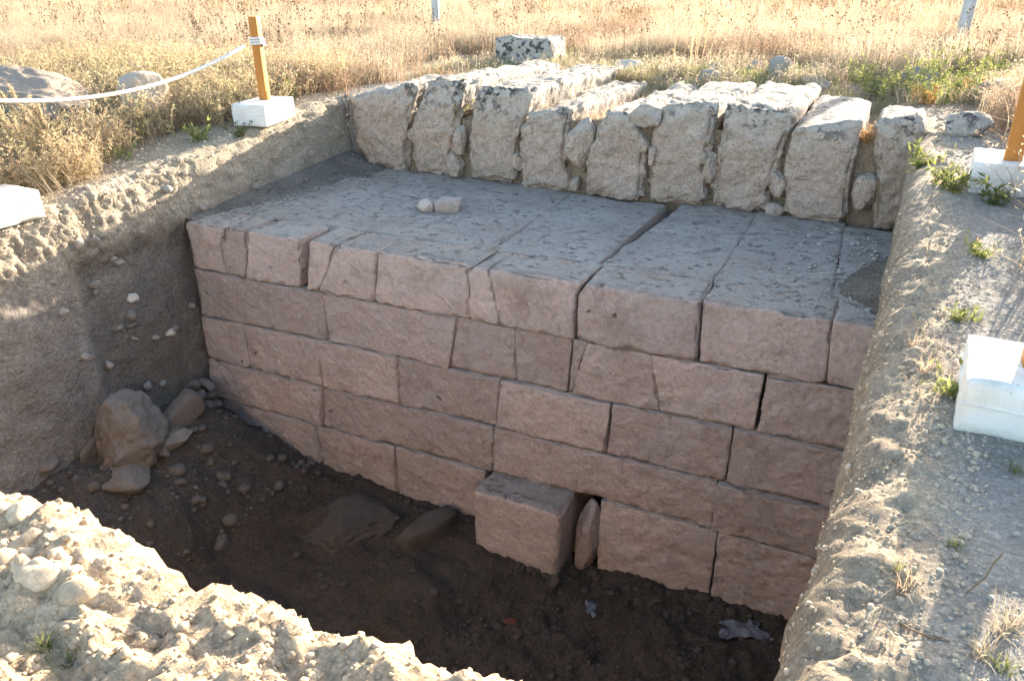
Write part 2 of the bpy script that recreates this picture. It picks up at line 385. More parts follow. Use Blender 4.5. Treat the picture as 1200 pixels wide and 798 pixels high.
# the left earth wall steps back in a smoother panel near its far end
lw = (zx == 1)
rec = sstep(3.75, 3.95, Y_) * sstep(-0.75, -1.0, Z_) * lw
P0[..., 0] -= 0.11 * rec
def grid_normals(P):
    du = np.gradient(P, axis=0); dv = np.gradient(P, axis=1)
    n = np.cross(du, dv); return n / np.maximum(np.linalg.norm(n, axis=-1, keepdims=True), 1e-9)
Nrm = grid_normals(P0)
# relief -------------------------------------------------------------
near_bank = sstep(1.45, 1.05, Y_) * sstep(-0.1, -0.45, X_) * sstep(-8, -5, X_)
right_rim = np.exp(-((X_ - x_right(Y_) - 0.03) / 0.10) ** 2) * sstep(8.5, 7, Y_) * (X_ > -0.4)
is_floor = (zx == 2) & (zy == 2)
wallm = ((zx == 1) | (zx == 3)) & (zy >= 1) & (zy <= 2) | ((zy == 1) & (zx >= 1) & (zx <= 3))
inside = (np.abs(X_) < 14) & (Y_ > -3) & (Y_ < 14)
D = np.zeros_like(X_)
q = P0[inside]
big = fbm(q, 1.6, 4, 3.1); mid = fbm(q, 6.0, 4, 8.8); fine = fbm(q, 24.0, 3, 1.7)
w1, w2, wid = worley(q + 0.02 * mid[:, None], 9.0, 5.5)
lump = np.clip(0.62 - w1, 0, 1) * (0.35 + wid)
w1b, w2b, widb = worley(q, 26.0, 2.5); lumpb = np.clip(0.6 - w1b, 0, 1) * (0.3 + widb)
amp_gen = 0.012 * big + 0.007 * mid + 0.003 * fine
left_top = np.exp(-((X_ + 5.74) / 0.12) ** 2) * (zx <= 1) * (zy == 2) * sstep(-1.05, -0.7, Z_)
lt_ = left_top[inside]
nb_, rr_, fl_, wm_ = near_bank[inside], right_rim[inside], is_floor[inside], wallm[inside]
D[inside] = amp_gen + nb_ * (0.07 * big + 0.06 * mid + 0.03 * fine + 0.03 * lump + 0.03 * lumpb) \
    + rr_ * (0.022 * big + 0.026 * mid + 0.018 * fine + 0.012 * lump + 0.022 * lumpb) \
    + fl_ * (0.07 * big + 0.06 * mid + 0.02 * fine + 0.05 * lump + 0.03 * lumpb) + lt_ * (0.022 * mid + 0.03 * fine + 0.012 * lumpb) + wm_ * (1 - nb_) * (0.03 * big + 0.022 * mid + 0.010 * fine + 0.012 * lumpb)
P1 = P0 + Nrm * D[..., None]
# bank at the very front rises into spoil towards the left
nbz = sstep(0.55, 0.85, Y_) * sstep(1.3, 1.0, Y_) * sstep(-0.5, -1.1, X_) * (zy <= 1) * (H_ > 0.8)
P1[..., 2] += 0.0 * nbz - 0.03 * near_bank * (zy <= 1) * (H_ > 0.5)
N1 = grid_normals(P1)
# soil colour by kind of earth, with sun and shade put into two tones ---------------------------------------
def col(*c): return np.array(c)
tone = np.zeros(X_.shape + (3,)) + col(0.30, 0.235, 0.165)          # dry field earth
def put(mask, c): 
    global tone
    mk = np.clip(mask, 0, 1)[..., None]; tone = tone * (1 - mk) + col(*c) * mk
put(sstep(0.0, 0.3, X_) * sstep(9.5, 7.5, Y_), (0.375, 0.345, 0.305))  # trodden gravelly path
put(right_rim, (0.49, 0.395, 0.285))
put(((zx == 1) & (zy >= 1)) * 1.0, (0.305, 0.27, 0.235))
put(sstep(-5.3, -5.9, X_) * (zx == 0), (0.38, 0.31, 0.22))
put((wallm & (zy == 1)) * 1.0, (0.52, 0.40, 0.28))
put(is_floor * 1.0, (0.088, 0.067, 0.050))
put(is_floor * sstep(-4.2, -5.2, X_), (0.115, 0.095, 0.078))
put(near_bank * (zy <= 1), (0.67, 0.50, 0.33))
put(left_top, (0.46, 0.385, 0.29))  # pale rim soil, lightened further to imitate the sunlit strip
put(rec, (0.25, 0.215, 0.18))  # recessed panel painted darker, its shade put into the colour
put(((zx == 3) & (zy >= 1)) * (1 - right_rim), (0.33, 0.265, 0.195))
idx = np.arange(NX * NY).reshape(NX, NY)
quads = np.stack([idx[:-1, :-1], idx[1:, :-1], idx[1:, 1:], idx[:-1, 1:]], -1)
fzx = np.minimum(zx[:-1, :-1], zx[1:, 1:]) * 0; fzx = zx[:-1, :-1]; fzy = zy[:-1, :-1]
fzx2 = zx[1:, 1:]; fzy2 = zy[1:, 1:]
in_x = (fzx2 >= 1) & (fzx <= 3); in_y = (fzy2 >= 1) & (fzy <= 3)
f_left = in_x & in_y & ((fzx == 1) | (fzx2 == 1)) & (fzx <= 1) & (fzy2 >= 2) & (fzy <= 2)
f_right = in_x & in_y & (fzx2 >= 3) & (fzy2 >= 2) & (fzy <= 2)
f_near = in_x & in_y & (fzy <= 1)
f_floor = in_x & in_y & ~f_left & ~f_right & ~f_near
XC = X_[:-1, :-1]; YC = Y_[:-1, :-1]
f_bank = ~(f_left | f_right | f_near | f_floor) & (fzy2 <= 1) & (YC > -1.2) & (XC > -6.5) & (XC < -0.02)
f_bank |= f_near
f_ground = ~(f_left | f_right | f_floor | f_bank)
def sheet(name, fm, label=None):
    q4 = quads[fm]; used, inv = np.unique(q4, return_inverse=True)
    V = P1.reshape(-1, 3)[used]; me = mesh_from(name, V, inv.reshape(-1, 4), M_SOIL, True)
    a = me.attributes.new('tone', 'FLOAT_COLOR', 'POINT')
    a.data.foreach_set('color', np.concatenate([tone.reshape(-1, 3)[used], np.ones((len(used), 1))], 1).astype(np.float32).ravel())
    o = place(name, me); o['kind'] = 'structure'
    if label: o['label'] = label
    return o
GROUND = sheet('ground', f_ground)
EARTH_L = sheet('earth_wall', f_left, 'shaded earth face on the left of the trench')
EARTH_R = sheet('earth_wall', f_right, 'crumbling earth edge along the right of the trench')
BANK = sheet('rubble_bank', f_bank, 'sunlit pale rubble bank at the near edge of the trench')
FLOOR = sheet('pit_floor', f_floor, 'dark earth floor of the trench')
def surf_pick(mask, n):
    ii = np.argwhere(mask); k = RNG.integers(0, len(ii), n); s = ii[k]
    # jitter inside the cell
    s2 = np.minimum(s + 1, [NX - 1, NY - 1]); t = RNG.random((n, 2, 1))
    a = P1[s[:, 0], s[:, 1]]; bx = P1[s2[:, 0], s[:, 1]] - a; by = P1[s[:, 0], s2[:, 1]] - a
    return a + bx * t[:, 0] + by * t[:, 1], N1[s[:, 0], s[:, 1]]
# ------------------------------------------------------------------ where a line of sight meets the earth
from mathutils.bvhtree import BVHTree
def bvh_of(objs):
    vs, fs, o = [], [], 0
    for ob in objs:
        n = len(ob.data.vertices); a = np.empty(n * 3, np.float32); ob.data.vertices.foreach_get('co', a)
        f = np.empty(len(ob.data.polygons) * 4, np.int32); ob.data.polygons.foreach_get('vertices', f)
        vs.append(a.reshape(-1, 3)); fs.append(f.reshape(-1, 4) + o); o += n
    return BVHTree.FromPolygons(np.concatenate(vs).tolist(), np.concatenate(fs).tolist())
BVH = bvh_of([GROUND, EARTH_L, EARTH_R, BANK, FLOOR]); BVH_PIT = bvh_of([EARTH_L, FLOOR])
def hit(px, py, dz=0.0, pit=False):
    d = Vector(_ray(px, py)).normalized(); r = (BVH_PIT if pit else BVH).ray_cast(Vector((0, 0, CAMZ)), d)
    return np.array(r[0]) + np.array([0, 0, dz]), np.array(r[1])
def drop(x, y, z0=3.0):
    r = BVH.ray_cast(Vector((x, y, z0)), Vector((0, 0, -1))); return float(r[0][2])

# ------------------------------------------------------------------ stone blocks
def lat(L, r, step):
    n = max(2, int(round((L - 2 * r) / step)))
    return np.concatenate([[0, .35 * r, .7 * r], np.linspace(r, L - r, n + 1), [L - .7 * r, L - .35 * r, L]])
def block_mesh(xl, xr, y0, y1, zb, zt, r=0.02, step=0.03, ystep=None, sl=(0, 0), amp=(0.012, 0.006, 0.003), chip=0.02, off=0.0, gap=0.006, ztop=None, front=None, wave=None):
    """xl, xr: lists of (z, x) for the two sides; sl: how each side drifts in x with depth; ztop(a, y): extra height of the top"""
    xl = sorted(xl); xr = sorted(xr)
    L = np.mean([p[1] for p in xr]) - np.mean([p[1] for p in xl]); Dp = y1 - y0; Hh = zt - zb
    r = min(r, 0.3 * L, 0.3 * Hh, 0.3 * Dp)
    la, lc = lat(L, r, step), lat(Hh, r, step)
    if ystep is None:
        far = [v for v in (0.12, 0.25, 0.45, 0.7, 1.1, 1.6, 2.1) if r * 1.6 < v < Dp - r]
        lb = np.concatenate([[0, .35 * r, .7 * r, r], far, [Dp - r, Dp]])
    else: lb = lat(Dp, r, ystep)
    na, nb, nc = len(la), len(lb), len(lc)
    I, J, K = np.meshgrid(range(na), range(nb), range(nc), indexing='ij')
    surf = (I == 0) | (I == na - 1) | (J == 0) | (J == nb - 1) | (K == 0) | (K == nc - 1)
    idm = -np.ones((na, nb, nc), int); idm[surf] = np.arange(surf.sum())
    p = np.stack([la[I[surf]], lb[J[surf]], lc[K[surf]]], -1); dims = np.array([L, Dp, Hh])
    qn = np.clip(p, r, dims - r); d = p - qn; ln = np.linalg.norm(d, axis=1, keepdims=True); nrm = d / np.maximum(ln, 1e-9)
    p = qn + nrm * r
    edge = (np.sum(np.abs(d) > 1e-6, axis=1) >= 2).astype(float)
    a = p[:, 0] / L; z = zb + p[:, 2]; y = y0 + p[:, 1]
    xa = np.interp(z, [k[0] for k in xl], [k[1] for k in xl]) + gap / 2 + sl[0] * (y - y0)
    xb = np.interp(z, [k[0] for k in xr], [k[1] for k in xr]) - gap / 2 + sl[1] * (y - y0)
    W = np.stack([xa + a * (xb - xa), y, z], -1)
    if ztop is not None: W[:, 2] += (p[:, 2] / Hh) * ztop(a, y)
    if front is not None: W[:, 1] += front(a, z) * np.clip(1 - p[:, 1] / min(Dp, 0.5), 0, 1)
    if wave is not None:                                      # courses that wander a little, shared by the blocks above and below
        wv = lambda kk: (0.030 * fbm(np.stack([W[:, 0] * 0.8, 0 * W[:, 0] + kk * 9.1, 0 * W[:, 0]], -1), 1.0, 3)) * (kk > 0) * (kk < 5)
        f = p[:, 2] / Hh; W[:, 2] += f * wv(wave) + (1 - f) * wv(wave + 1)
    n1 = fbm(W, 2.3, 3, off); n2 = fbm(W, 8.0, 3, off + 3); n3 = fbm(W, 26.0, 2, off + 7)
    ch = np.clip(fbm(W, 5.0, 3, off + 11), 0, 1) * edge
    if ystep is not None and Dp > 0.9:                         # long ridges: smoother behind the broken front
        calm = np.clip(1.3 - 2.2 * p[:, 1], 0.22, 1); ch = ch * calm; n2 = n2 * calm; n3 = n3 * calm
    if wave is not None:                                      # bed and end joints stay tight; the faces are rough
        tight = np.clip(0.45 + 0.55 * np.abs(nrm[:, 1]) + (0.7 * (nrm[:, 2] > 0.5) if wave == 0 else 0), 0, 1); n1 = n1 * tight; n2 = n2 * tight; n3 = n3 * tight
    W = W + nrm * (amp[0] * n1 + amp[1] * n2 + amp[2] * n3 - chip * 1.6 * ch)[:, None]
    F = []
    def face(ix, flip):
        g = idm[ix]; f = np.stack([g[:-1, :-1], g[1:, :-1], g[1:, 1:], g[:-1, 1:]], -1).reshape(-1, 4)
        F.append(f[:, ::-1] if flip else f)
    face((0, slice(None), slice(None)), True); face((na - 1, slice(None), slice(None)), False)
    face((slice(None), 0, slice(None)), False); face((slice(None), nb - 1, slice(None)), True)
    face((slice(None), slice(None), 0), True); face((slice(None), slice(None), nc - 1), False)
    return W, np.concatenate(F)

WALL = empty('stone_foundation', (-2.8, 4.99, -3.3))
tag(WALL, 'stepped foundation of large reddish ashlar blocks lining the far side of the trench', 'stone wall')
rb = np.random.default_rng(5)
YF = 4.99
CZ = [-0.80, -1.27, -1.736, -2.20, -2.625, -3.50]
def jx(p, y=YF):
    q = on_y(p[0], p[1], y); return (q[2], q[0])
def ext(side, zb, zt):
    """a joint given by two or more points, run on to the full height of its course"""
    s = sorted(side); zs = [k[0] for k in s]; xs = [k[1] for k in s]
    return [(zb, xs[0])] + s[1:-1] + [(zt, xs[-1])]
def course(k, joints, y_in=0.0, depth=0.7, xl0=-5.66, xr0=0.34, skip=(), sls=None, right_gap=None, **kw):
    zt, zb = CZ[k], CZ[k + 1]
    sides = [[(zb, xl0), (zt, xl0)]] + [ext([jx(p) for p in j], zb, zt) for j in joints] + [[(zb, xr0), (zt, xr0)]]
    for i in range(len(sides) - 1):
        if i in skip: continue
        a, b = sides[i], sides[i + 1]
        g = (right_gap or {}).get(i, 0.0)
        b2 = [(z, x - g) for z, x in b]
        yy = YF + y_in + rb.uniform(-0.012, 0.014)
        V, Fq = block_mesh(a, b2, yy, YF + depth, zb + 0.003, zt - 0.004, r=kw.get('r', 0.009), step=0.022,
                           amp=kw.get('amp', (0.020, 0.020, 0.014)), chip=kw.get('chip', 0.10), off=10 * k + i * 1.37, gap=0.002, wave=k)
        obj('stone_block', V, Fq, M_ASH, WALL)
# top course: a front row, then the slabs that run back under the upright blocks
top_j = [[(262, 266), (259, 290), (263, 316)], [(291, 274), (288, 324)], [(360, 271), (359, 334)], [(395, 276), (372, 337)],
         [(441, 289), (439, 353)], [(558, 300), (548, 318), (550, 374)], [(574, 324), (585, 376)], [(688, 318), (677, 347), (675, 396)],
         [(824, 346), (819, 417)], [(978, 367), (967, 450)]]
course(0, top_j, 0.0, 0.42, r=0.022, amp=(0.022, 0.016, 0.009), chip=0.09, right_gap={1: 0.02, 2: 0.085, 7: 0.018, 8: 0.012})
def slab(pl_front, pl_back, pr_front, pr_back, yb, yf=YF + 0.408, cl=0.0):
    f = lambda p: on_z(p[0], p[1], CZ[0])
    A, Bk, Cf, Dk = f(pl_front), f(pl_back), f(pr_front), f(pr_back)
    s0 = (Bk[0] - A[0]) / (Bk[1] - A[1]); s1 = (Dk[0] - Cf[0]) / (Dk[1] - Cf[1])
    xa = A[0] + s0 * (yf - A[1]); xb = Cf[0] + s1 * (yf - Cf[1])
    V, Fq = block_mesh([(-2, xa), (0, xa)], [(-2, xb), (0, xb)], yf, yb, CZ[1] + 0.004, CZ[0] - 0.006, r=0.014, step=0.05, ystep=0.045,
                       sl=(s0, s1), amp=(0.03, 0.02, 0.010), chip=0.05, off=pl_front[0] * 0.013, gap=0.003)
    obj('stone_slab', V, Fq, M_ASH, WALL)
E_L = ((222, 262), (395, 204))
slab(*E_L, (360, 271), (470, 213), 7.75)
slab((360, 271), (470, 213), (558, 303), (655, 237), 7.7)
slab((558, 303), (655, 237), (704, 306), (762, 256), 7.32)
slab((706, 306), (773, 258), (822, 348), (880, 262), 7.6)
slab((822, 348), (880, 262), (968, 372), (990, 268), 7.42)
slab((968, 372), (990, 268), (1040, 390), (1065, 285), 7.2)
course(1, [[(377, 345), (384, 397)], [(536, 378), (524, 428)], [(602, 387), (603, 444)], [(671, 400), (665, 457)], [(689, 405), (669, 459)],
           [(762, 423), (773, 474)], [(898, 446), (886, 509)]], 0.012, right_gap={3: 0.012, 6: 0.02})
course(2, [[(285, 382), (294, 430)], [(370, 397), (379, 450)], [(465, 420), (468, 474)], [(587, 445), (582, 504)], [(718, 476), (711, 536)], [(860, 504), (850, 570)]], -0.005, right_gap={4: 0.015, 5: 0.008})
course(3, [[(380, 452), (381, 495)], [(579, 508), (579, 551)], [(840, 574), (834, 624)]], -0.03, right_gap={0: 0.02})
course(4, [[(287, 475), (300, 511)], [(374, 500), (383, 542)], [(466, 525), (468, 570)], [(571, 553), (558, 592)], [(681, 588), (672, 660)], [(706, 590), (701, 656)], [(843, 628), (833, 695)]],
       -0.035, skip=(4, 5), right_gap={1: 0.01, 2: 0.015, 6: 0.012}, chip=0.035)
# the block that juts out of the lowest course, and the broken stones beside it
tl, tr_, bl2, br2 = on_z(555, 574, -2.63), on_z(657, 603, -2.63), None, None
yj = (tl[1] + tr_[1]) / 2
V, Fq = block_mesh([(-3.6, tl[0] - 0.02), (-2.6, tl[0])], [(-3.6, tr_[0] - 0.03), (-2.6, tr_[0])], yj, YF + 0.5, -3.6, -2.632, r=0.03, step=0.03, ystep=0.05,
                   amp=(0.02, 0.012, 0.006), chip=0.04, off=77)
obj('stone_block', V, Fq, M_ASH, WALL)['label'] = 'block jutting forward from the lowest course'

# ------------------------------------------------------------------ upright blocks standing on the ledge
YUP = lambda px: float(np.interp(px, [410, 440, 524, 575, 640, 720, 790, 865, 955, 1040], [7.55, 7.53, 7.46, 7.45, 7.36, 7.24, 7.30, 7.34, 7.29, 7.30]))
UP = [  # left outline, right outline (top to bottom), back y, label
 ([(413, 112), (411, 135), (417, 168), (430, 197)], [(490, 97), (483, 130), (477, 160), (476, 197)], 9.3, 'leftmost upright stone block at the corner beside the left earth wall'),
 ([(503, 92), (491, 120), (475, 160), (487, 199)], [(541, 96), (538, 125), (532, 160), (526, 208)], 10.3, 'narrow tall upright block left of the gap with a green weed'),
 ([(555, 103), (552, 125), (547, 165), (551, 209)], [(622, 104), (615, 135), (605, 165), (601, 216)], 10.6, 'upright block right of the weedy gap, with a long ridge running back behind it'),
 ([(616, 134), (607, 150), (606, 175), (612, 212)], [(672, 126), (666, 155), (663, 180), (671, 227)], 10.0, 'lower upright block directly left of the slanting wedge stone'),
 ([(706, 134), (697, 160), (686, 185), (682, 230)], [(738, 136), (750, 160), (757, 185), (753, 241)], 10.2, 'upright block between the slanting wedge stone and the round pebble stone'),
 ([(774, 124), (766, 150), (758, 190), (758, 238)], [(840, 121), (836, 155), (828, 190), (826, 243)], 9.6, 'cracked upright block right of the round pebble stone'),
 ([(849, 121), (846, 145), (837, 200), (831, 243)], [(932, 133), (922, 165), (909, 200), (896, 250)], 9.7, 'broad upright block with heavy black lichen, second from the right end'),
 ([(929, 152), (922, 175), (918, 200), (919, 254)], [(1013, 140), (1006, 175), (996, 210), (991, 262)], 9.4, 'cleanly cut pale upright block at the right end with a shaded side'),
 ([(1030, 140), (1026, 175), (1025, 215), (1026, 255)], [(1085, 136), (1082, 175), (1080, 215), (1078, 258)], 8.3, 'last stone stub half buried in the right earth edge'),
]
for i, (lo, ro, yb_, lab) in enumerate(UP):
    y = YUP(0.5 * (lo[-1][0] + ro[-1][0]))
    l3 = [on_y(*p, y) for p in lo]; r3 = [on_y(*p, y) for p in ro]
    zl, zr = l3[0][2], r3[0][2]; zt = 0.5 * (zl + zr); zb = -0.81
    xl = [(q[2], q[0]) for q in l3]; xr = [(q[2], q[0]) for q in r3]
    xl = [(zb, min(xl)[1])] + sorted(xl)[1:]; xr = [(zb, min(xr)[1])] + sorted(xr)[1:]
    def ztop(a, yy, zl=zl, zr=zr, zt=zt, y=y, yb_=yb_, i=i):
        k = np.clip((yy - y) / (yb_ - y), 0, 1)
        P = np.stack([a * 3 + i * 5, yy, 0 * a], -1)
        return (zl + a * (zr - zl) - zt) * (1 - k) + k * (0.75 * zt - 0.02 - zt) + 0.06 * fbm(P, 1.3, 3, 2.2) * np.clip(k * 5, 0, 1)
    V, Fq = block_mesh(xl, xr, y, yb_, zb, zt, r=0.06 if i != 7 else 0.045, step=0.033, ystep=0.05, sl=(0.0, 0.0),
                       amp=((0.05, 0.05, 0.032) if i not in (7,) else (0.03, 0.022, 0.012)), chip=0.13, off=31 + i * 2.7, gap=0.0, ztop=ztop)
    wf1, _, wi = worley(V, 13.0, i * 1.1)
    pit = np.clip(0.38 - wf1, 0, 1) * (wi > 0.45) * (V[:, 1] < y + 0.15)
    V[:, 1] += pit * (0.10 if i != 7 else 0.04)
    o = obj('upright_block', V, Fq, M_UP)
    tag(o, lab, 'stone block', 'upright stone blocks standing in a row on the ledge')

# ------------------------------------------------------------------ loose rocks
def ico(sub):
    bm = bmesh.new(); bmesh.ops.create_icosphere(bm, subdivisions=sub, radius=1.0)
    V = np.array([v.co[:] for v in bm.verts]); Fq = np.array([[v.index for v in f.verts] for f in bm.faces]); bm.free(); return V, Fq
ICO = {k: ico(k) for k in (1, 2, 3, 4, 5)}
def rock_verts(seed, sub=3, cuts=9, rough=0.12, boxy=0.0):
    g = np.random.default_rng(seed); V, Fq = ICO[sub]; V = V.copy()
    if boxy: V = V / np.max(np.abs(V), axis=1, keepdims=True) * boxy + V * (1 - boxy)
    for _ in range(cuts):
        n = g.normal(size=3); n /= np.linalg.norm(n); d = g.uniform(0.55, 0.9) * (1 + boxy * 0.4)
        h = V @ n; V -= np.maximum(h - d, 0)[:, None] * n * 0.92
    N = V / np.linalg.norm(V, axis=1, keepdims=True)
    V += N * (rough * fbm(V, 1.6, 4, seed * 1.7) + rough * 0.4 * fbm(V, 6, 3, seed * 0.7))[:, None]
    return V, Fq
def rock(name, loc, size, seed, mat, parent=None, rot=(0, 0, 0), sub=3, cuts=9, rough=0.12, boxy=0.0, smooth=True):
    V, Fq = rock_verts(seed, sub, cuts, rough, boxy)
    return place(name, mesh_from(name, V * np.array(size), Fq, mat, smooth), parent, tuple(loc), rot)

def seat(px, py, size, dz=0.25):
    p, n = hit(px, py); return p + np.array([0, 0, size[2] * dz])
# wedge stones jammed between the uprights
for px, py, sz, rot, lab in [
    (679, 171, (0.145, 0.16, 0.27), (0, 0.22, 0.2), 'slanting wedge stone jammed between two upright blocks'),
    (757, 136, (0.14, 0.15, 0.125), (0, 0.3, 0.5), 'round pebble stone lodged high between two upright blocks'),
    (540, 165, (0.075, 0.12, 0.17), (0, 0.05, 0), 'thin upper sliver of stone in the gap under the green weed'),
    (534, 192, (0.105, 0.12, 0.15), (0, -0.1, 0.4), 'lower filler stone in the gap under the green weed'),
    (752, 168, (0.075, 0.1, 0.09), (0, 0, 0), 'small stone under the round pebble stone'),
    (764, 182, (0.05, 0.1, 0.10), (0, 0, 0.3), 'small chip between the cracked block and its left neighbour'),
    (674, 215, (0.055, 0.08, 0.075), (0, 0, 0), 'small stone at the foot of the slanting wedge stone'),
    (831, 197, (0.08, 0.1, 0.15), (0, 0.1, 0), 'upright filler stone left of the broad lichened block'),
    (812, 226, (0.10, 0.08, 0.10), (0.2, 0, 0), 'broken filler stone at the foot of the cracked block'),
    (908, 246, (0.09, 0.08, 0.08), (0, 0, 0.3), 'filler stone on the ledge left of the cleanly cut block'),
    (911, 215, (0.085, 0.08, 0.13), (0, 0.1, 0), 'earthy filler stone in the gap left of the cleanly cut block'),
    (608, 190, (0.06, 0.08, 0.10), (0, 0, 0), 'filler stone in the narrow gap left of the lower upright block'),
    (1013, 226, (0.105, 0.11, 0.17), (0, 0, 0), 'tall earthy stone in the gap right of the cleanly cut block'),
    (400, 165, (0.12, 0.2, 0.15), (0, 0.2, 0), 'rounded stone in the earth left of the leftmost upright block'),
    (398, 185, (0.10, 0.15, 0.09), (0, 0, 0), 'small stone low in the earth left of the leftmost upright block'),
]:
    y = YUP(px) + 0.06
    o = rock('filler_stone', on_y(px, py, y), sz, int(px * 3 + py), M_UP if px > 402 else M_GREYROCK, None, rot, 4, 10, 0.16, 0.35)
    tag(o, lab, 'stone', 'small stones wedged among the upright blocks')
# two pale stones lying on the ledge
for px, py, sz, lab in [(524, 240, (0.15, 0.12, 0.085), 'larger pale stone lying on the ledge'), (500, 242, (0.08, 0.075, 0.065), 'smaller tan stone beside the larger pale stone on the ledge')]:
    p = on_z(px, py, -0.8 + sz[2] * 0.6)
    tag(rock('loose_stone', p, sz, px, M_PINK, None, (0, 0, 0.2), 4, 12, 0.2, 0.3), lab, 'stone')

# ------------------------------------------------------------------ stones in the earth faces and the rubble bank
def embed(px, py, size, seed, mat, name='stone', parent=None, rot=None, sub=3, out=0.3, cuts=9, rough=0.14, boxy=0.3):
    p, n = hit(px, py); g = np.random.default_rng(seed)
    rot = rot if rot is not None else tuple(g.uniform(-0.5, 0.5, 3))
    return rock(name, p + n * min(size) * out, size, seed, mat, parent, rot, sub, cuts, rough, boxy)
for k, (px, py, a, b, mt) in enumerate([
    (109, 333, .060, .055, M_GREYROCK), (110, 343, .035, .04, M_DARKROCK), (154, 349, .075, .05, M_PALE), (139, 307, .06, .025, M_GREYROCK), (132, 303, .04, .03, M_GREYROCK),
    (152, 370, .06, .07, M_DARKROCK), (138, 384, .05, .035, M_GREYROCK), (153, 380, .075, .04, M_DARKROCK), (199, 390, .085, .05, M_PALE), (204, 384, .05, .035, M_DARKROCK),
    (181, 395, .045, .028, M_GREYROCK), (156, 396, .025, .02, M_GREYROCK), (171, 451, .055, .05, M_GREYROCK), (190, 450, .045, .05, M_GREYROCK), (98, 417, .04, .035, M_GREYROCK),
    (72, 365, .045, .04, M_GREYROCK), (126, 427, .05, .05, M_GREYROCK), (223, 358, .035, .04, M_GREYROCK), (90, 285, .06, .05, M_GREYROCK), (108, 281, .07, .06, M_GREYROCK),
    (195, 222, .05, .045, M_GREYROCK), (298, 220, .055, .05, M_GREYROCK), (236, 243, .035, .03, M_GREYROCK), (362, 180, .05, .05, M_GREYROCK)]):
    embed(px, py, (0.05, a * 0.75, b * 0.75), 400 + k, mt, 'stone', EARTH_L, sub=3)
# rubble of the near bank: stones bedded in pale earth
bank_meshes = []
for k in range(9):
    V, Fq = rock_verts(900 + k, 3 if k < 6 else 2, 16, 0.10, 0.35); bank_meshes.append(mesh_from('bank_stone', V, Fq, M_TUFA, True))
bm_mask = (zy <= 1) & (H_ > 0.86) & (X_ > -2.5) & (X_ < -0.42) & (Y_ > 0.45)
pts, nrs = surf_pick(bm_mask, 900)
pref = fbm(pts, 3.0, 3, 9.9); order = np.argsort(-pref - RNG.random(900) * 0.6)[:210]
for c, i in enumerate(order):
    g = RNG; s_ = float(np.clip(g.lognormal(-3.75, 0.5), 0.010, 0.058)); el = g.uniform(0.6, 1.0, 3)
    if pts[i][1] < 0.62: s_ *= 0.7
    place('stone', bank_meshes[c % 9], BANK, tuple(pts[i] - nrs[i] * s_ * 0.38), tuple(g.uniform(-3, 3, 3)), tuple(s_ * el))
def scatter(name, pts, sizes, mat, sub=1, seed=0, flat=0.7, label=None):
    g = np.random.default_rng(seed); base = []
    for k in range(8):
        base.append(rock_verts(5000 + k + seed, sub, 6, 0.1, 0.2))
    Vs, Fs, o = [], [], 0
    for p, s_ in zip(pts, sizes):
        V, Fq = base[g.integers(0, 8)]; a = g.uniform(0, 6.28); c_, s2 = math.cos(a), math.sin(a)
        V = V * (s_ * g.uniform(0.7, 1.2, 3)) * np.array([1, 1, flat])
        V = np.stack([V[:, 0] * c_ - V[:, 1] * s2, V[:, 0] * s2 + V[:, 1] * c_, V[:, 2]], -1) + p
        Vs.append(V); Fs.append(Fq + o); o += len(V)
    ob = obj(name, np.concatenate(Vs), np.concatenate(Fs), mat, None, True, origin=pts[0])
    return tag(ob, label, None, None, 'stuff')
def sizes(n, mu, sg, lo, hi): return np.clip(RNG.lognormal(math.log(mu), sg, n), lo, hi)
mk = (zy <= 1) & (H_ > 0.8) & (X_ > -2.6) & (X_ < -0.3) & (Y_ > 0.35)
p_, _n = surf_pick(mk, 3800); scatter('rubble', p_, sizes(3800, .0048, .5, .0022, .014), M_TUFA, 1, 1, label='small pale rubble on the near bank')
mk = ((zx == 3) & (H_ > 0.9) | (zx == 4) & (vx < 0.22)) & (zy == 2) & (Y_ < 6)
p_, _n = surf_pick(mk, 5200); scatter('earth_clods', p_, sizes(5200, .0036, .5, .0018, .013), M_CLOD, 1, 2, 0.85, 'crumbled earth clods along the right rim')
mk = (zx == 4) & (zy == 2) & (vx > 0.1) & (vx < 1.3)
p_, _n = surf_pick(mk, 4200); scatter('gravel', p_, sizes(4200, .0034, .5, .0016, .011), M_PEB, 1, 3, 0.6, 'grey gravel on the path right of the trench')
mk = (zx <= 1) & (H_ > 0.86) & (vx > -0.6) & (zy >= 2) & (zy <= 3)
p_, _n = surf_pick(mk, 2600); scatter('earth_clods', p_, sizes(2600, .008, .5, .004, .022), M_CLOD, 1, 4, 0.8, 'pale clods along the left rim')
mk = is_floor & (Y_ < 5)
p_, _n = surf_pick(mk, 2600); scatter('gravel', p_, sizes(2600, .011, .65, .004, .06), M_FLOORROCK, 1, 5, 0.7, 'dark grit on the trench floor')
mk = (zx == 4) & (vx > 0.02) & (vx < 0.9) & (Y_ > 5.6) & (Y_ < 8.6)
p_, _n = surf_pick(mk, 1500); scatter('gravel', p_, sizes(1500, .011, .6, .005, .05), M_CLOD, 1, 8, 0.75, 'earth clods and small stones beside the far right base')
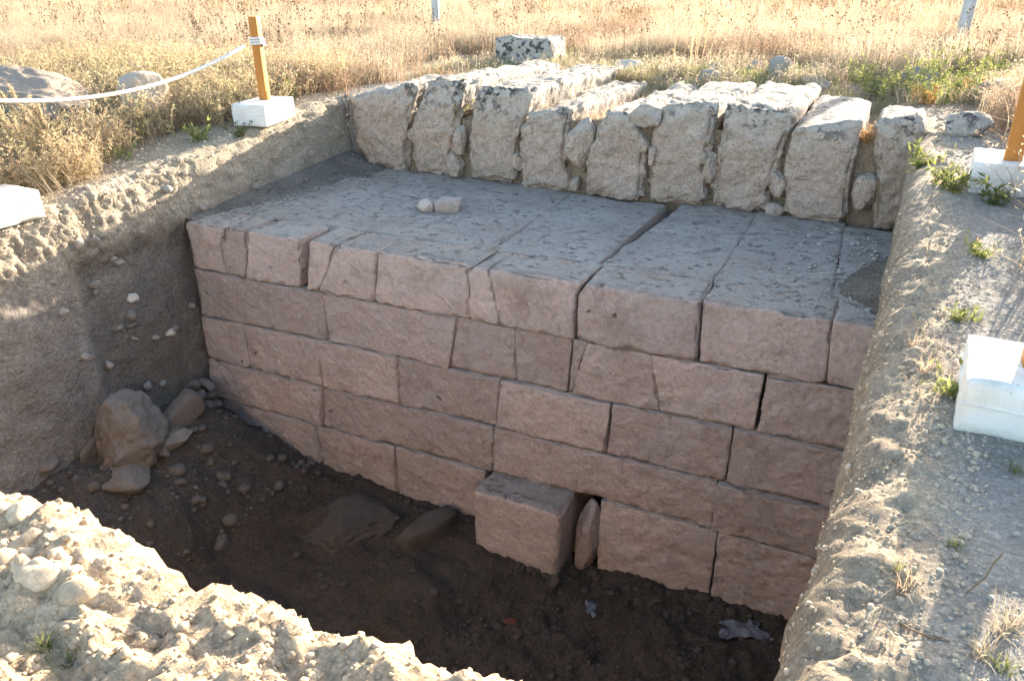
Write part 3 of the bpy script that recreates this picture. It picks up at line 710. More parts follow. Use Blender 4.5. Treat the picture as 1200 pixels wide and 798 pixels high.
# grit lying on the ledge: thick against the left earth wall and the right end
n = 900; a = RNG.random(n) ** 2.2; yy = 5.05 + 2.2 * RNG.random(n)
p_ = np.stack([-5.55 + 0.75 * a * (0.35 + 0.65 * (yy - 5) / 2.3) + 0.02, yy, -0.80 + 0 * a], -1)
scatter('gravel', p_, sizes(n, .008, .5, .004, .022), M_PEB, 1, 6, 0.7, 'grit along the left end of the ledge')
n = 150; a = RNG.random(n); yy = 5.6 + 1.9 * RNG.random(n)
p_ = np.stack([-5.6 + (0.1 + 0.45 * (yy - 5) / 2.4) * a, yy, -0.79 + (0.03 + 0.11 * (yy - 5) / 2.5) * (1 - a)], -1)
scatter('gravel', p_, sizes(n, .007, .6, .004, .03), M_DARKROCK, 1, 16, 0.7, 'small stones on the grey earth at the left back of the ledge')
n = 500; a = RNG.random(n) ** 1.6; yy = 5.1 + 2.0 * RNG.random(n)
p_ = np.stack([0.12 - 0.75 * a, yy, -0.80 + 0 * a], -1)
scatter('gravel', p_, sizes(n, .007, .6, .003, .03), M_PEB, 1, 7, 0.7, 'grit and small stones on the right end of the ledge')

# earth washed onto the ends of the ledge
def heap(name, fx, label, tone_c, seed):
    u = np.linspace(0, 1, 40); v = np.linspace(0, 1, 70); U, Vv = np.meshgrid(u, v, indexing='ij'); P = fx(U, Vv)
    P[..., 2] += 0.03 * fbm(P, 5, 3, seed) * sstep(0, .2, U) + 0.022 * fbm(P, 17, 4, seed) * sstep(0, .2, U)
    id_ = np.arange(40 * 70).reshape(40, 70); q4 = np.stack([id_[:-1, :-1], id_[1:, :-1], id_[1:, 1:], id_[:-1, 1:]], -1).reshape(-1, 4)
    n_ = np.cross(P[1, 0] - P[0, 0], P[0, 1] - P[0, 0])
    if n_[2] < 0: q4 = q4[:, ::-1]
    V = P.reshape(-1, 3); me = mesh_from(name, V, q4, M_SOIL)
    at = me.attributes.new('tone', 'FLOAT_COLOR', 'POINT')
    at.data.foreach_set('color', np.tile(np.array([*tone_c, 1.0], np.float32), (len(V), 1)).ravel())
    o = place(name, me); o['kind'] = 'structure'; o['label'] = label; return o
def fxl(U, V):
    y = 5.02 + 2.55 * V; wdt = 0.15 + 0.55 * V
    x = -5.66 + U * (wdt + 0.05); z = -0.825 + (0.05 + 0.14 * V) * (1 - U) ** 1.7
    return np.stack([x, y, z], -1)
heap('earth_slope', fxl, 'grey earth washed onto the left end of the ledge', (0.20, 0.18, 0.155), 3.0)
def fxr(U, V):
    y = 5.12 + 2.1 * V; wdt = 0.30 + 0.20 * np.sin(V * 5 + 0.5)
    x = 0.32 - U * (wdt + 0.12); z = -0.86 + (0.17 + 0.05 * np.sin(V * 7)) * (1 - U) ** 1.2 * np.clip(np.sin(np.pi * np.clip(V * 1.15, 0.02, 1)), 0, 1) ** 0.5
    return np.stack([x, y, z], -1)
heap('earth_slope', fxr, 'brown earth and grit heaped on the right end of the ledge', (0.20, 0.165, 0.13), 5.0)

# rubble at the left corner of the trench floor
def on_floor(name, px, py, size, seed, mat, lab, rot=(0, 0, 0), lift=0.3, cat='stone', group=None, **kw):
    p, n = hit(px, py, 0, True)
    return tag(rock(name, p + np.array([0, 0, size[2] * lift]), size, seed, mat, None, rot, **kw), lab, cat, group)
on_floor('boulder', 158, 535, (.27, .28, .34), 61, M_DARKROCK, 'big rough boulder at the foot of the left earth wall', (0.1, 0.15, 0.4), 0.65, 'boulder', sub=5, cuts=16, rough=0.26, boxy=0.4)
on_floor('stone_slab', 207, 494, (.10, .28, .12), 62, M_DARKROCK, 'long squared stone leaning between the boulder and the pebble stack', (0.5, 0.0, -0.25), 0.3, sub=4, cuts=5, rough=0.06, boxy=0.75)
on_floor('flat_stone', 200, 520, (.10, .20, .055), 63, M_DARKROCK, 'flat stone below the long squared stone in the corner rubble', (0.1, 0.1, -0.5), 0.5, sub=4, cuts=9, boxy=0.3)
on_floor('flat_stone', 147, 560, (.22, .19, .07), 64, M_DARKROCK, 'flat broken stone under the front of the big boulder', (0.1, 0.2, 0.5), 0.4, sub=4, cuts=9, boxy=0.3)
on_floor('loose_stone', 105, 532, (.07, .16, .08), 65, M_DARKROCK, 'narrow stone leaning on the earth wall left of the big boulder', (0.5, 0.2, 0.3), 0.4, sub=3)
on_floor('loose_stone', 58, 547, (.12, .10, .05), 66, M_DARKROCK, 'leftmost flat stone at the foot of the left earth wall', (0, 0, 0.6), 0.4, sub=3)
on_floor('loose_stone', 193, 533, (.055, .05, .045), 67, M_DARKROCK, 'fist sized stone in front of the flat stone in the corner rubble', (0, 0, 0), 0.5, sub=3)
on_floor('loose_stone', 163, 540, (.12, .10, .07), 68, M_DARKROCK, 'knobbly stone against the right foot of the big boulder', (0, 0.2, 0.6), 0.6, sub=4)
STACK = ['at the top left of the corner stack', 'at the very top of the corner stack, touching the block wall', 'second from the top on the left of the corner stack', 'second from the top against the block wall', 'halfway down on the left of the corner stack',
         'in the middle of the corner stack', 'halfway down against the block wall', 'low against the block wall, above the lowest one', 'low on the left, next to the long squared stone', 'at the bottom of the corner stack against the block wall']
for k, (px, py, a, b) in enumerate([(226, 452, .045, .05), (243, 451, .06, .055), (231, 463, .055, .05), (244, 463, .06, .045), (229, 476, .05, .055), (241, 474, .05, .045), (250, 474, .05, .045), (253, 485, .065, .055), (236, 488, .05, .05), (247, 497, .08, .06)]):
    p = on_x(px, py, -5.50)
    o = rock('stacked_stone', (p[0], p[1], p[2]), (.09, a * 1.25, b * 1.15), 700 + k, M_DARKROCK, None, tuple(RNG.uniform(-.3, .3, 3)), 3, 9, 0.1, 0.4)
    tag(o, 'stacked stone %s' % STACK[k], 'stone', 'stones stacked in the far left corner')
mk = is_floor & (X_ < -4.4) & (Y_ > 2.9) & (Y_ < 4.97)
p_, _n = surf_pick(mk, 300); scatter('rubble', p_, sizes(300, .02, .65, .01, .075), M_CORNER, 2, 9, 0.75, 'small rubble heaped in the far left corner of the trench')
mk = is_floor & (Y_ > 4.6) & (Y_ < 4.97) & (X_ > -4.5)
p_, _n = surf_pick(mk, 260); scatter('rubble', p_, sizes(260, .017, .6, .006, .05), M_FLOORROCK, 2, 10, 0.75, 'crumbled stone along the foot of the block wall')
# rock slabs showing through the floor
on_floor('rock_slab', 410, 610, (.50, .40, .17), 71, M_FLOORROCK, 'broad low rock slab in the middle of the trench floor', (0.05, -0.05, 0.3), 0.05, 'rock slab', sub=5, cuts=12, rough=0.2, boxy=0.2)
on_floor('rock_slab', 500, 625, (.17, .30, .17), 72, M_FLOORROCK, 'dark squared rock left of the jutting block on the floor', (0.0, 0.0, -0.5), 0.1, 'rock slab', sub=4, cuts=6, rough=0.06, boxy=0.6)
o = rock('wedge_stone', on_y(692, 626, 5.0), (.12, .13, .34), 79, M_ASH, None, (0, 0.04, 0.3), 4, 14, 0.16, 0.75)
tag(o, 'broken stone standing upright between the jutting block and its right neighbour', 'stone')
on_floor('loose_stone', 650, 683, (.05, .06, .07), 75, M_FLOORROCK, 'small stone under the front corner of the jutting block', (0, 0, 0), 0.3, sub=3)
on_floor('brick_fragment', 597, 730, (.07, .04, .02), 76, plain_material('red_brick', (0.13, 0.045, 0.03), 0.9), 'small red brick fragment on the dark floor', (0, 0, 0.3), 0.5, 'brick', sub=2, boxy=0.7)
def crumple(px, py, w_, d_, seed, lab):
    p, n = hit(px, py, 0, True); g = 22; u = np.linspace(-1, 1, g); U, Vv = np.meshgrid(u, u, indexing='ij')
    P = np.stack([U * w_, Vv * d_, 0 * U], -1)
    rr = np.sqrt(U ** 2 + Vv ** 2); sh = 0.75 + 0.6 * fbm(np.stack([U / (rr + .1), Vv / (rr + .1), 0 * U], -1), 1.6, 2, seed)
    P[..., :2] *= sh[..., None]
    f1, f2, _i = worley(P, 9, seed); P[..., 2] = 0.012 + 0.09 * np.abs(fbm(P, 7, 3, seed)) + 0.05 * f1 * w_ / 0.2
    id_ = np.arange(g * g).reshape(g, g); q4 = np.stack([id_[:-1, :-1], id_[1:, :-1], id_[1:, 1:], id_[:-1, 1:]], -1).reshape(-1, 4)
    o = obj('plastic_scrap', P.reshape(-1, 3) + p, q4, M_PLAS, None, False, origin=p); o.rotation_euler = (0, 0, seed)
    m_ = o.modifiers.new('thickness', 'SOLIDIFY'); m_.thickness = 0.002
    tag(o, lab, 'plastic scrap', 'crumpled plastic scraps on the floor')
crumple(868, 742, .21, .12, 0.5, 'larger crumpled grey plastic scrap in the right corner of the floor')
crumple(692, 716, .085, .05, 1.9, 'smaller grey plastic scrap on the floor before the jutting block')

# ------------------------------------------------------------------ rope barrier
def cbox(dims, r, step=0.08, amp=(0.004, 0.003, 0.001), off=0.0, chip=0.012):
    a, b_, c = dims
    return block_mesh([(0, -a / 2), (c, -a / 2)], [(0, a / 2), (c, a / 2)], -b_ / 2, b_ / 2, 0, c, r=r, step=step, ystep=step, amp=amp, chip=chip, off=off, gap=0.0)
def tube(pts, rad, n=8, twist=0.0, lobes=0):
    pts = np.asarray(pts, float); T = np.gradient(pts, axis=0); T /= np.linalg.norm(T, axis=1, keepdims=True)
    up = np.array([0, 0, 1.0]); A = np.cross(T, up); A /= np.maximum(np.linalg.norm(A, axis=1, keepdims=True), 1e-6); Bv = np.cross(A, T)
    th = np.linspace(0, 2 * math.pi, n, endpoint=False); V = []
    for i in range(len(pts)):
        rr = rad * (1 + (0.16 * np.cos(lobes * (th + twist * i)) if lobes else 0))
        V.append(pts[i] + (np.cos(th) * rr)[:, None] * A[i] + (np.sin(th) * rr)[:, None] * Bv[i])
    id_ = np.arange(len(pts) * n).reshape(len(pts), n); nx = np.roll(id_, -1, 1)
    return np.concatenate(V), np.stack([id_[:-1], nx[:-1], nx[1:], id_[1:]], -1).reshape(-1, 4)
def rope_post(x, y, z, rz, w_, d_, h_, post, hp, lab, wrap_mat, px_off=(0, 0), tie=0.87):
    r = empty('rope_post', (x, y, z), rz); r['_rel'] = 1
    tag(r, lab, 'rope post', 'wooden rope posts on pale concrete bases')
    V, Fq = cbox((w_, d_, h_), 0.006, 0.03, (0.006, 0.005, 0.003), x * 3 + y); place('base', mesh_from('base', V, Fq, M_CONC), r)
    V, Fq = cbox((w_ + 0.007, d_ + 0.007, 0.007), 0.002, 0.06, (0.002, 0.001, 0.0), x, 0.004); place('mould_seam', mesh_from('mould_seam', V, Fq, M_CONC), r, (0, 0, h_ * 0.52))
    V, Fq = cbox((post, post, hp), 0.003, 0.05, (0.001, 0.0008, 0.0), x, 0.002); place('post', mesh_from('post', V, Fq, M_WOOD), r, (px_off[0], px_off[1], h_ - 0.01))
    t = np.linspace(0, 1, 90); ang = t * 3 * 2 * math.pi; k = post * 0.5 + 0.012
    cx_ = np.sign(np.cos(ang)) * np.abs(np.cos(ang)) ** 0.35 * k; cy_ = np.sign(np.sin(ang)) * np.abs(np.sin(ang)) ** 0.35 * k
    V, Fq = tube(np.stack([cx_ + px_off[0], cy_ + px_off[1], h_ + hp * tie + (t - 0.5) * 0.075], -1), 0.012, 7)
    place('rope_tie', mesh_from('rope_tie', V, Fq, wrap_mat), r)
    return r
zL2, zL1 = -0.145, -0.43
rope_post(-5.83, 6.42, zL2, 0.22, 0.36, 0.62, 0.21, 0.085, 0.80, 'far left rope post at the trench edge with the white rope tied to it', M_ROPE, (0.0, 0.05), 0.70)
rope_post(-5.88, 3.44, zL1, -0.036, 0.42, 0.58, 0.21, 0.085, 0.80, 'near left rope post cut off by the left edge of the photo', M_ROPE, (-0.02, 0.02))
rope_post(0.72, 5.56, 0.0, -0.05, 0.40, 0.48, 0.185, 0.095, 0.80, 'far right rope post with grey cord round its top', M_TAPE, (0.0, -0.07), 0.9)
rope_post(0.525, 2.475, -0.005, -0.05, 0.37, 0.355, 0.165, 0.08, 0.80, 'near right rope post on the largest looking concrete base', M_TAPE, (-0.005, 0.02))
A = on_y(286, 54, 6.43); Bp = np.array([-5.98, 3.46, zL1 + 0.21 + 0.68])
t = np.linspace(0, 1, 160); sag = 0.20
rp = A[None] * (1 - t)[:, None] + Bp[None] * t[:, None]; rp[:, 2] -= sag * 4 * t * (1 - t)
V, Fq = tube(rp, 0.017, 10, 0.55, 3)
tag(obj('rope', V, Fq, M_ROPE), 'thick white rope sagging between the two left rope posts', 'rope')

# ------------------------------------------------------------------ poles, field stones
def pole(p, h, rad, lean, lab):
    r = empty('metal_pole', p); r['_rel'] = 1; tag(r, lab, 'pole', 'grey metal poles in the field')
    V, Fq = tube([(0, 0, -0.3), (lean * 0.2, 0, 0.5), (lean, 0, h)], rad, 20); place('shaft', mesh_from('shaft', V, Fq, M_STEEL), r)
    V, Fq = tube([(lean, 0, h), (lean, 0, h + 0.03), (lean, 0, h + 0.032)], rad * 1.12, 20); place('cap', mesh_from('cap', V, Fq, M_STEEL), r)
pole((-9.45, 16.2, 0.0), 2.6, 0.085, 0.02, 'grey metal pole in the dry grass behind the left uprights')
pole((0.85, 15.4, 0.0), 2.6, 0.10, 0.08, 'leaning grey metal pole behind the green weeds on the right')
def field_rock(name, px, py, z, size, seed, mat, lab, rot=(0, 0, 0), cat='stone', group=None, **kw):
    p = on_z(px, py, z); zz = drop(p[0], p[1]); p = on_z(px, py, zz + size[2] * 0.45)
    return tag(rock(name, p, size, seed, mat, None, rot, **kw), lab, cat, group)
field_rock('boulder', 32, 120, -0.2, (.66, .42, .38), 81, M_BROWNROCK, 'long grey boulder in the weeds at the left edge', (0, 0, 0.25), 'boulder', sub=5, cuts=9, rough=0.17, boxy=0.25)
field_rock('boulder', 170, 117, -0.2, (.27, .26, .28), 82, M_BROWNROCK, 'rounded pinkish boulder in the weeds behind the rope', (0, 0, 0.4), 'boulder', sub=5, cuts=10, rough=0.08, boxy=0.2)
p = on_z(610, 73, 0.02)
V, Fq = block_mesh([(-0.1, p[0] - .46), (0.34, p[0] - .45)], [(-0.1, p[0] + .50), (0.34, p[0] + .46)], p[1], p[1] + 0.7, -0.1, 0.36, r=0.07, step=0.05, ystep=0.06, amp=(0.04, 0.04, 0.015), chip=0.05, off=3.3)
tag(obj('squared_block', V, Fq, M_UP), 'squared grey stone block lying in the field behind the uprights', 'stone block')
for k, (px, py, sx, sz, lab) in enumerate([
    (833, 92, .14, .10, 'reddish grey stone in the green grass behind the cracked upright'), (838, 84, .13, .10, 'upper stone of the small pair behind the cracked upright'),
    (884, 82, .10, .12, 'small grey stone in the yellow grass behind the lichened block'), (913, 84, .14, .17, 'upright grey stone left of the green weeds'),
    (955, 100, .22, .10, 'low grey stone in front of the green weeds'), (735, 80, .24, .10, 'pale flat stone in the grass behind the wedge stone'),
    (347, 100, .16, .07, 'flat pale stone in dry grass right of the far left rope post'), (378, 72, .14, .13, 'grey stone in dry grass right of the flat pale one'),
    (1075, 95, .20, .14, 'grey stone half hidden among the green weeds'), (1132, 150, .19, .13, 'lumpy pitted stone beside the far right concrete base'),
    (1180, 108, .30, .14, 'brown rock cluster at the right edge behind the far right post'), (1060, 185, .08, .07, 'small tan stone in the earth right of the stone stub'),
    (1150, 112, .13, .08, 'small brown stone left of the rock cluster at the right edge')]):
    field_rock('field_stone', px, py, 0.0, (sx * 1.05, sx, sz * 1.1), 300 + k, M_PALE if k in (5, 6) else M_UP if k == 9 else M_GREYROCK, lab, (0, 0, k * 0.7), group='stones scattered in the field', sub=4, cuts=12, rough=0.22, boxy=0.25)

# ------------------------------------------------------------------ vegetation
VEG = bpy.data.collections.new('plant_sources')           # not linked to the scene: sources for the scattered stuff
class PM:
    def __init__(self): self.V, self.F, self.A, self.o = [], [], [], 0
    def strip(self, P, W, side, shade):
        """P (n,3) spine, W (n,) half widths, side (3,)"""
        n = len(P); s = np.asarray(side) / max(np.linalg.norm(side), 1e-6)
        v = np.empty((2 * n, 3)); v[0::2] = P - W[:, None] * s; v[1::2] = P + W[:, None] * s
        i = np.arange(n - 1) * 2 + self.o
        self.V.append(v); self.F.append(np.stack([i, i + 1, i + 3, i + 2], 1)); self.A.append(np.full(2 * n, shade) if np.isscalar(shade) else np.repeat(shade, 2)); self.o += 2 * n
    def leaf(self, p, d, L, w_, g, shade):
        d = d / np.linalg.norm(d); r = np.cross(d, g.normal(size=3)); r /= max(np.linalg.norm(r), 1e-6); n_ = np.cross(d, r)
        v = np.array([p, p + d * L * 0.45 + r * w_ + n_ * w_ * .3, p + d * L, p + d * L * 0.45 - r * w_ + n_ * w_ * .3])
        self.V.append(v); self.F.append(np.array([[0, 1, 2, 3]]) + self.o); self.A.append(np.full(4, shade)); self.o += 4
    def mesh(self, name, mat):
        me = mesh_from(name, np.concatenate(self.V), np.concatenate(self.F), mat, True)
        a = me.attributes.new('shade', 'FLOAT', 'POINT'); a.data.foreach_set('value', np.concatenate(self.A).astype(np.float32)); return me
def grass_patch(name, mat, seed, n, rad, h0, h1, w_, lean, heads=0.0, seg=4):
    g = np.random.default_rng(seed); m = PM()
    for _ in range(n):
        a, r = g.uniform(0, 6.28), rad * math.sqrt(g.random()); b = np.array([r * math.cos(a), r * math.sin(a), -0.03])
        h = g.uniform(h0, h1); la = g.uniform(0, 6.28); ld = np.array([math.cos(la), math.sin(la), 0]) * abs(g.normal(0, lean)) * h
        t = np.linspace(0, 1, seg + 1); P = b + np.outer(t, [0, 0, h]) + np.outer(t ** 2, ld); P[:, 2] -= 0.25 * np.linalg.norm(ld) * t ** 2
        wd = w_ * g.uniform(0.6, 1.3) * (1 - 0.85 * t ** 1.5); wa = g.uniform(0, 6.28); sh = np.clip(0.15 + 0.75 * t + g.normal(0, .15), 0, 1)
        m.strip(P, wd, (math.cos(wa), math.sin(wa), 0), sh)
        if g.random() < heads:
            for k in range(g.integers(4, 9)):
                q = P[-1] + (P[-1] - P[-2]) * g.uniform(-0.7, 0.35) + g.normal(size=3) * 0.012
                d = np.array([g.normal(0, .6), g.normal(0, .6), g.uniform(-.6, .9)]); m.leaf(q, d, g.uniform(.018, .034), g.uniform(.003, .006), g, g.uniform(.5, 1))
    o = bpy.data.objects.new(name, m.mesh(name, mat)); return o
def weed_mesh(name, mat, seed, stems, h0, h1, spread, leafL, leafW, nleaf, branch=3, lean=0.35, stem_w=0.004, up=0.3):
    g = np.random.default_rng(seed); m = PM()
    for _ in range(stems):
        a = g.uniform(0, 6.28); r = spread * math.sqrt(g.random()); b = np.array([r * math.cos(a), r * math.sin(a), -0.03])
        h = g.uniform(h0, h1); ld = np.array([math.cos(a), math.sin(a), 0]) * h * lean * g.uniform(.2, 1.2) + g.normal(size=3) * 0.05 * h
        t = np.linspace(0, 1, 6); P = b + np.outer(t, [0, 0, h]) + np.outer(t ** 1.6, ld) + g.normal(size=(6, 3)) * 0.012 * h * t[:, None]
        for s_ in ((1, 0, 0), (0, 1, 0)): m.strip(P, stem_w * (1 - .6 * t), s_, 0.35)
        spines = [P]
        for _k in range(branch):
            i = g.integers(1, 5); d = np.array([g.normal(), g.normal(), g.uniform(.2, 1.3)]); d /= np.linalg.norm(d); L = h * g.uniform(.15, .42)
            tt = np.linspace(0, 1, 4); Q = P[i] + np.outer(tt, d * L) + np.outer(tt ** 2, [0, 0, L * g.uniform(-.1, .35)])
            m.strip(Q, stem_w * .6 * (1 - .6 * tt), g.normal(size=3), 0.45); spines.append(Q)
        for Q in spines:
            for _k in range(nleaf if Q is P else max(2, nleaf // 2)):
                u = g.uniform(.12, 1) * (len(Q) - 1); i = min(int(u), len(Q) - 2); q = Q[i] + (Q[i + 1] - Q[i]) * (u - i)
                d = g.normal(size=3) + np.array([0, 0, up]); m.leaf(q, d, leafL * g.uniform(.5, 1.3), leafW * g.uniform(.6, 1.3), g, g.uniform(0, 1))
    return m.mesh(name, mat)
def scatter_plants(name, sources, P, scl, label, tilt=0.12, which=None):
    c = bpy.data.collections.new(name + '_sources')
    for s_ in sources: c.objects.link(s_)
    n = len(P); me = bpy.data.meshes.new(name); me.vertices.add(n); me.vertices.foreach_set('co', np.asarray(P, np.float32).ravel())
    rot = np.stack([RNG.normal(0, tilt, n), RNG.normal(0, tilt, n), RNG.uniform(0, 6.28, n)], -1)
    a = me.attributes.new('spin', 'FLOAT_VECTOR', 'POINT'); a.data.foreach_set('vector', rot.astype(np.float32).ravel())
    a = me.attributes.new('grow', 'FLOAT', 'POINT'); a.data.foreach_set('value', np.asarray(scl, np.float32))
    a = me.attributes.new('which', 'INT', 'POINT'); a.data.foreach_set('value', (RNG.integers(0, len(sources), n) if which is None else which).astype(np.int32))
    o = place(name, me); tag(o, label, None, None, 'stuff')
    ng = bpy.data.node_groups.new(name, 'GeometryNodeTree')
    ng.interface.new_socket('Geometry', in_out='INPUT', socket_type='NodeSocketGeometry'); ng.interface.new_socket('Geometry', in_out='OUTPUT', socket_type='NodeSocketGeometry')
    N = ng.nodes; L = ng.links.new
    gi, go = N.new('NodeGroupInput'), N.new('NodeGroupOutput'); ci = N.new('GeometryNodeCollectionInfo'); ci.inputs[0].default_value = c
    ci.inputs['Separate Children'].default_value = True; ci.inputs['Reset Children'].default_value = True
    ip = N.new('GeometryNodeInstanceOnPoints'); ip.inputs['Pick Instance'].default_value = True
    def attr(nm, ty):
        x = N.new('GeometryNodeInputNamedAttribute'); x.data_type = ty; x.inputs['Name'].default_value = nm
        return [s_ for s_ in x.outputs if s_.enabled and s_.name == 'Attribute'][0]
    L(gi.outputs[0], ip.inputs['Points']); L(ci.outputs[0], ip.inputs['Instance']); L(attr('which', 'INT'), ip.inputs['Instance Index'])
    er = N.new('FunctionNodeEulerToRotation'); L(attr('spin', 'FLOAT_VECTOR'), er.inputs[0]); L(er.outputs[0], ip.inputs['Rotation'])
    L(attr('grow', 'FLOAT'), ip.inputs['Scale']); L(ip.outputs[0], go.inputs[0])
    md = o.modifiers.new('scatter', 'NODES'); md.node_group = ng; return o
def field_pts(n, x0, x1, y0, y1, keep, dens=None):
    """random spots on the field, thinned by keep(x, y) in 0..1"""
    x = RNG.uniform(x0, x1, n); y = RNG.uniform(y0, y1, n); k = RNG.random(n) < keep(x, y); x, y = x[k], y[k]
    z = np.array([drop(a, b) if (abs(a) < 13 and b < 13) else float(ground_z(a, b)) for a, b in zip(x, y)])
    return np.stack([x, y, z], -1)
def inview(x, y): return (x > -1.56 * y - 1.5) & (x < 0.14 * y + 1.6)
# tall dry grass
def fb(x, y, sc, off): return fbm(np.stack([x, y, 0 * x], -1), sc, 3, off)
def clusters(P, sc, off, nkinds, per):
    """which kind of growth stands where: neighbours tend to be alike"""
    v = fb(P[:, 0], P[:, 1], sc, off) * 1.5 + RNG.normal(0, 0.16, len(P)); e = np.quantile(v, np.linspace(0, 1, nkinds + 1)[1:-1])
    return np.searchsorted(e, v) * per + RNG.integers(0, per, len(P))
src = [grass_patch('dry_grass_source_%d' % k, m_, 20 + k, n_, 0.30, h0, h1, w_, ln, hd) for k, (m_, n_, h0, h1, w_, ln, hd) in enumerate([
    (M_SCRUB, 60, .18, .46, .0040, .5, .7), (M_SCRUB, 70, .15, .40, .0040, .6, .5), (M_DRY, 70, .24, .54, .0040, .35, .55), (M_DRY, 80, .22, .50, .0042, .4, .6),
    (M_STRAW, 80, .24, .52, .0042, .3, .6), (M_STRAW, 70, .20, .46, .0042, .45, .5)])]
def k_dry(x, y):
    edge = np.where(x < -5.8, 7.4, np.where(x < -4.7, 8.7, 11.2)) + 0.5 * fb(x, y, 0.8, 1.0); edge = np.where(x > 0.4, 12.0, edge)
    clear = 1 - ((x > -6.7) & (x < -4.1) & (y < 12.6) & (y > 9.5))
    return clear * inview(x, y) * sstep(edge, edge + 0.7, y) * np.clip(0.65 + 1.3 * fb(x, y, 0.55, 4.0), 0.05, 1)
P = field_pts(12500, -36, 6, 7.2, 22, k_dry); scatter_plants('dry_grass', src, P, RNG.uniform(.6, 1.15, len(P)), 'tall dry golden grass covering the field', 0.18, clusters(P, 0.45, 6.0, 3, 2))
P = field_pts(1900, 0.9, 3.4, 3.4, 9.5, lambda x, y: np.where((x > 1.08) | ((y < 5.3) & (x > 0.98)), 0.7, 0.0)); scatter_plants('dry_grass', src, P, RNG.uniform(.7, 1.15, len(P)), 'dry grass added mostly out of view past the right edge to shade the path', 0.2, clusters(P, 0.6, 9.0, 3, 2))  # mostly unseen grass, added to cast shade on the path
src2 = [grass_patch('far_grass_source_%d' % k, m_, 40 + k, 110, 0.8, 0.22, 0.50, 0.009, 0.35, 0.35) for k, m_ in enumerate([M_SCRUB, M_SCRUB, M_DRY, M_DRY, M_STRAW, M_STRAW])]
P = field_pts(13000, -110, 14, 21, 75, lambda x, y: inview(x, y) * np.clip(0.7 + 1.0 * fb(x, y, 0.25, 2.0), 0.1, 1))
scatter_plants('dry_grass', src2, P, RNG.uniform(.6, 1.3, len(P)), 'far dry grass of the field', 0.15, clusters(P, 0.16, 3.0, 3, 2))
# dark headed dry stalks standing above the grass
tk = PM(); g = np.random.default_rng(171)
for k in range(3):
    h = g.uniform(.55, .95); t = np.linspace(0, 1, 6); b = np.array([g.normal(0, .15), g.normal(0, .15), 0]); Q = b + np.outer(t, [g.normal(0, .1), g.normal(0, .1), h])
    for s_ in ((1, 0, 0), (0, 1, 0)): tk.strip(Q, 0.004 * (1 - .5 * t), s_, .2)
    for _ in range(5):
        i = g.integers(2, 5); d = np.array([g.normal() * .5, g.normal() * .5, 1]); L = g.uniform(.06, .22); tt = np.linspace(0, 1, 3); R_ = Q[i] + np.outer(tt, d / np.linalg.norm(d) * L)
        tk.strip(R_, 0.003 * (1 - .4 * tt), g.normal(size=3), .2)
        for _k in range(7): tk.leaf(R_[-1], g.normal(size=3), .022, .009, g, 0.0)
M_STALK = plant_material('dark_stalk', (0.10, 0.065, 0.04), (0.34, 0.24, 0.15), 0.25)
tko = bpy.data.objects.new('dark_stalk_source', tk.mesh('dark_stalk_source', M_STALK))
P = field_pts(900, -30, 12, 8.5, 34, lambda x, y: inview(x, y) * np.where((x > -6) & (y < 11.5), 0, 1) * 0.8)
scatter_plants('dry_stalks', [tko], P, RNG.uniform(.6, 1.1, len(P)), 'thin dry stalks with dark seed heads scattered over the field', 0.15)
# short grass, yellow and green, behind the uprights
src3 = [grass_patch('short_grass_source', M_YEL, 60 + k, 70, 0.16, 0.06, 0.20, 0.0035, 0.6, 0.15) for k in range(4)]
src3b = [grass_patch('short_grass_source', M_STRAW if k else M_DRY, 65 + k, 70, 0.16, 0.06, 0.22, 0.0035, 0.6, 0.25) for k in range(3)]
def k_short(x, y):
    a = sstep(9.2, 10.6, y) * sstep(15.5, 12.5, y) * (x > -6.2) * (x < 3.5)
    a = np.maximum(a, (x > 0.9) * sstep(6.6, 7.4, y) * 0.5)
    return np.clip(a * (0.5 + 1.3 * fb(x, y, 0.9, 7.0) + 0.15), 0, 1)
P = field_pts(4200, -6.3, 3.6, 6.5, 15.5, k_short); k = RNG.random(len(P)) < 0.55
scatter_plants('short_grass', src3, P[k], RNG.uniform(.6, 1.3, k.sum()), 'short yellow green grass behind the upright blocks')
scatter_plants('short_grass', src3b, P[~k], RNG.uniform(.6, 1.4, (~k).sum()), 'short dry grass behind the upright blocks')
# dry grass in the gaps between the upright ridges
def k_gap(x, y): return np.clip(0.5 + 1.5 * fb(x, y, 1.2, 3.0), 0, 1)
P = field_pts(520, -5.5, 0.2, 7.75, 10.4, k_gap); P = P[P[:, 2] > -0.3]
scatter_plants('short_grass', src3b, P, RNG.uniform(.35, .8, len(P)), 'dry grass growing between the ridges of the uprights')
# weeds on the left bank
def wsrc(nm, *a, **k): return bpy.data.objects.new(nm, weed_mesh(nm, *a, **k))
src4 = [wsrc('dry_weed_source', M_DRYW, 80 + k, 9, 0.22, 0.5, 0.16, 0.035, 0.005, 14, 4, 0.5, 0.0026) for k in range(4)]
src4b = [wsrc('green_weed_source', M_YEL, 90 + k, 7, 0.12, 0.32, 0.12, 0.034, 0.007, 16, 3, 0.6, 0.0024) for k in range(3)]
def k_left(x, y):
    off = -5.72 - x; clear = 1 - sstep(0.75, 0.45, np.hypot((x + 7.6) / 1.3, (y - 5.3) / 0.8)) - 0.8 * sstep(0.6, 0.35, np.hypot((x + 7.0) / 0.8, (y - 5.9) / 0.6)); strip = np.where(y > 4.6, 0.28 + 0.3 * sstep(4.6, 5.3, y) * sstep(6.2, 5.6, y), 0.20)
    return np.clip(clear, 0, 1) * (off > 0) * sstep(strip, strip + 0.28, off) * (0.6 + 0.8 * fb(x, y, 0.9, 5.0))
P = field_pts(2300, -10.5, -5.6, 2.2, 8.6, k_left)
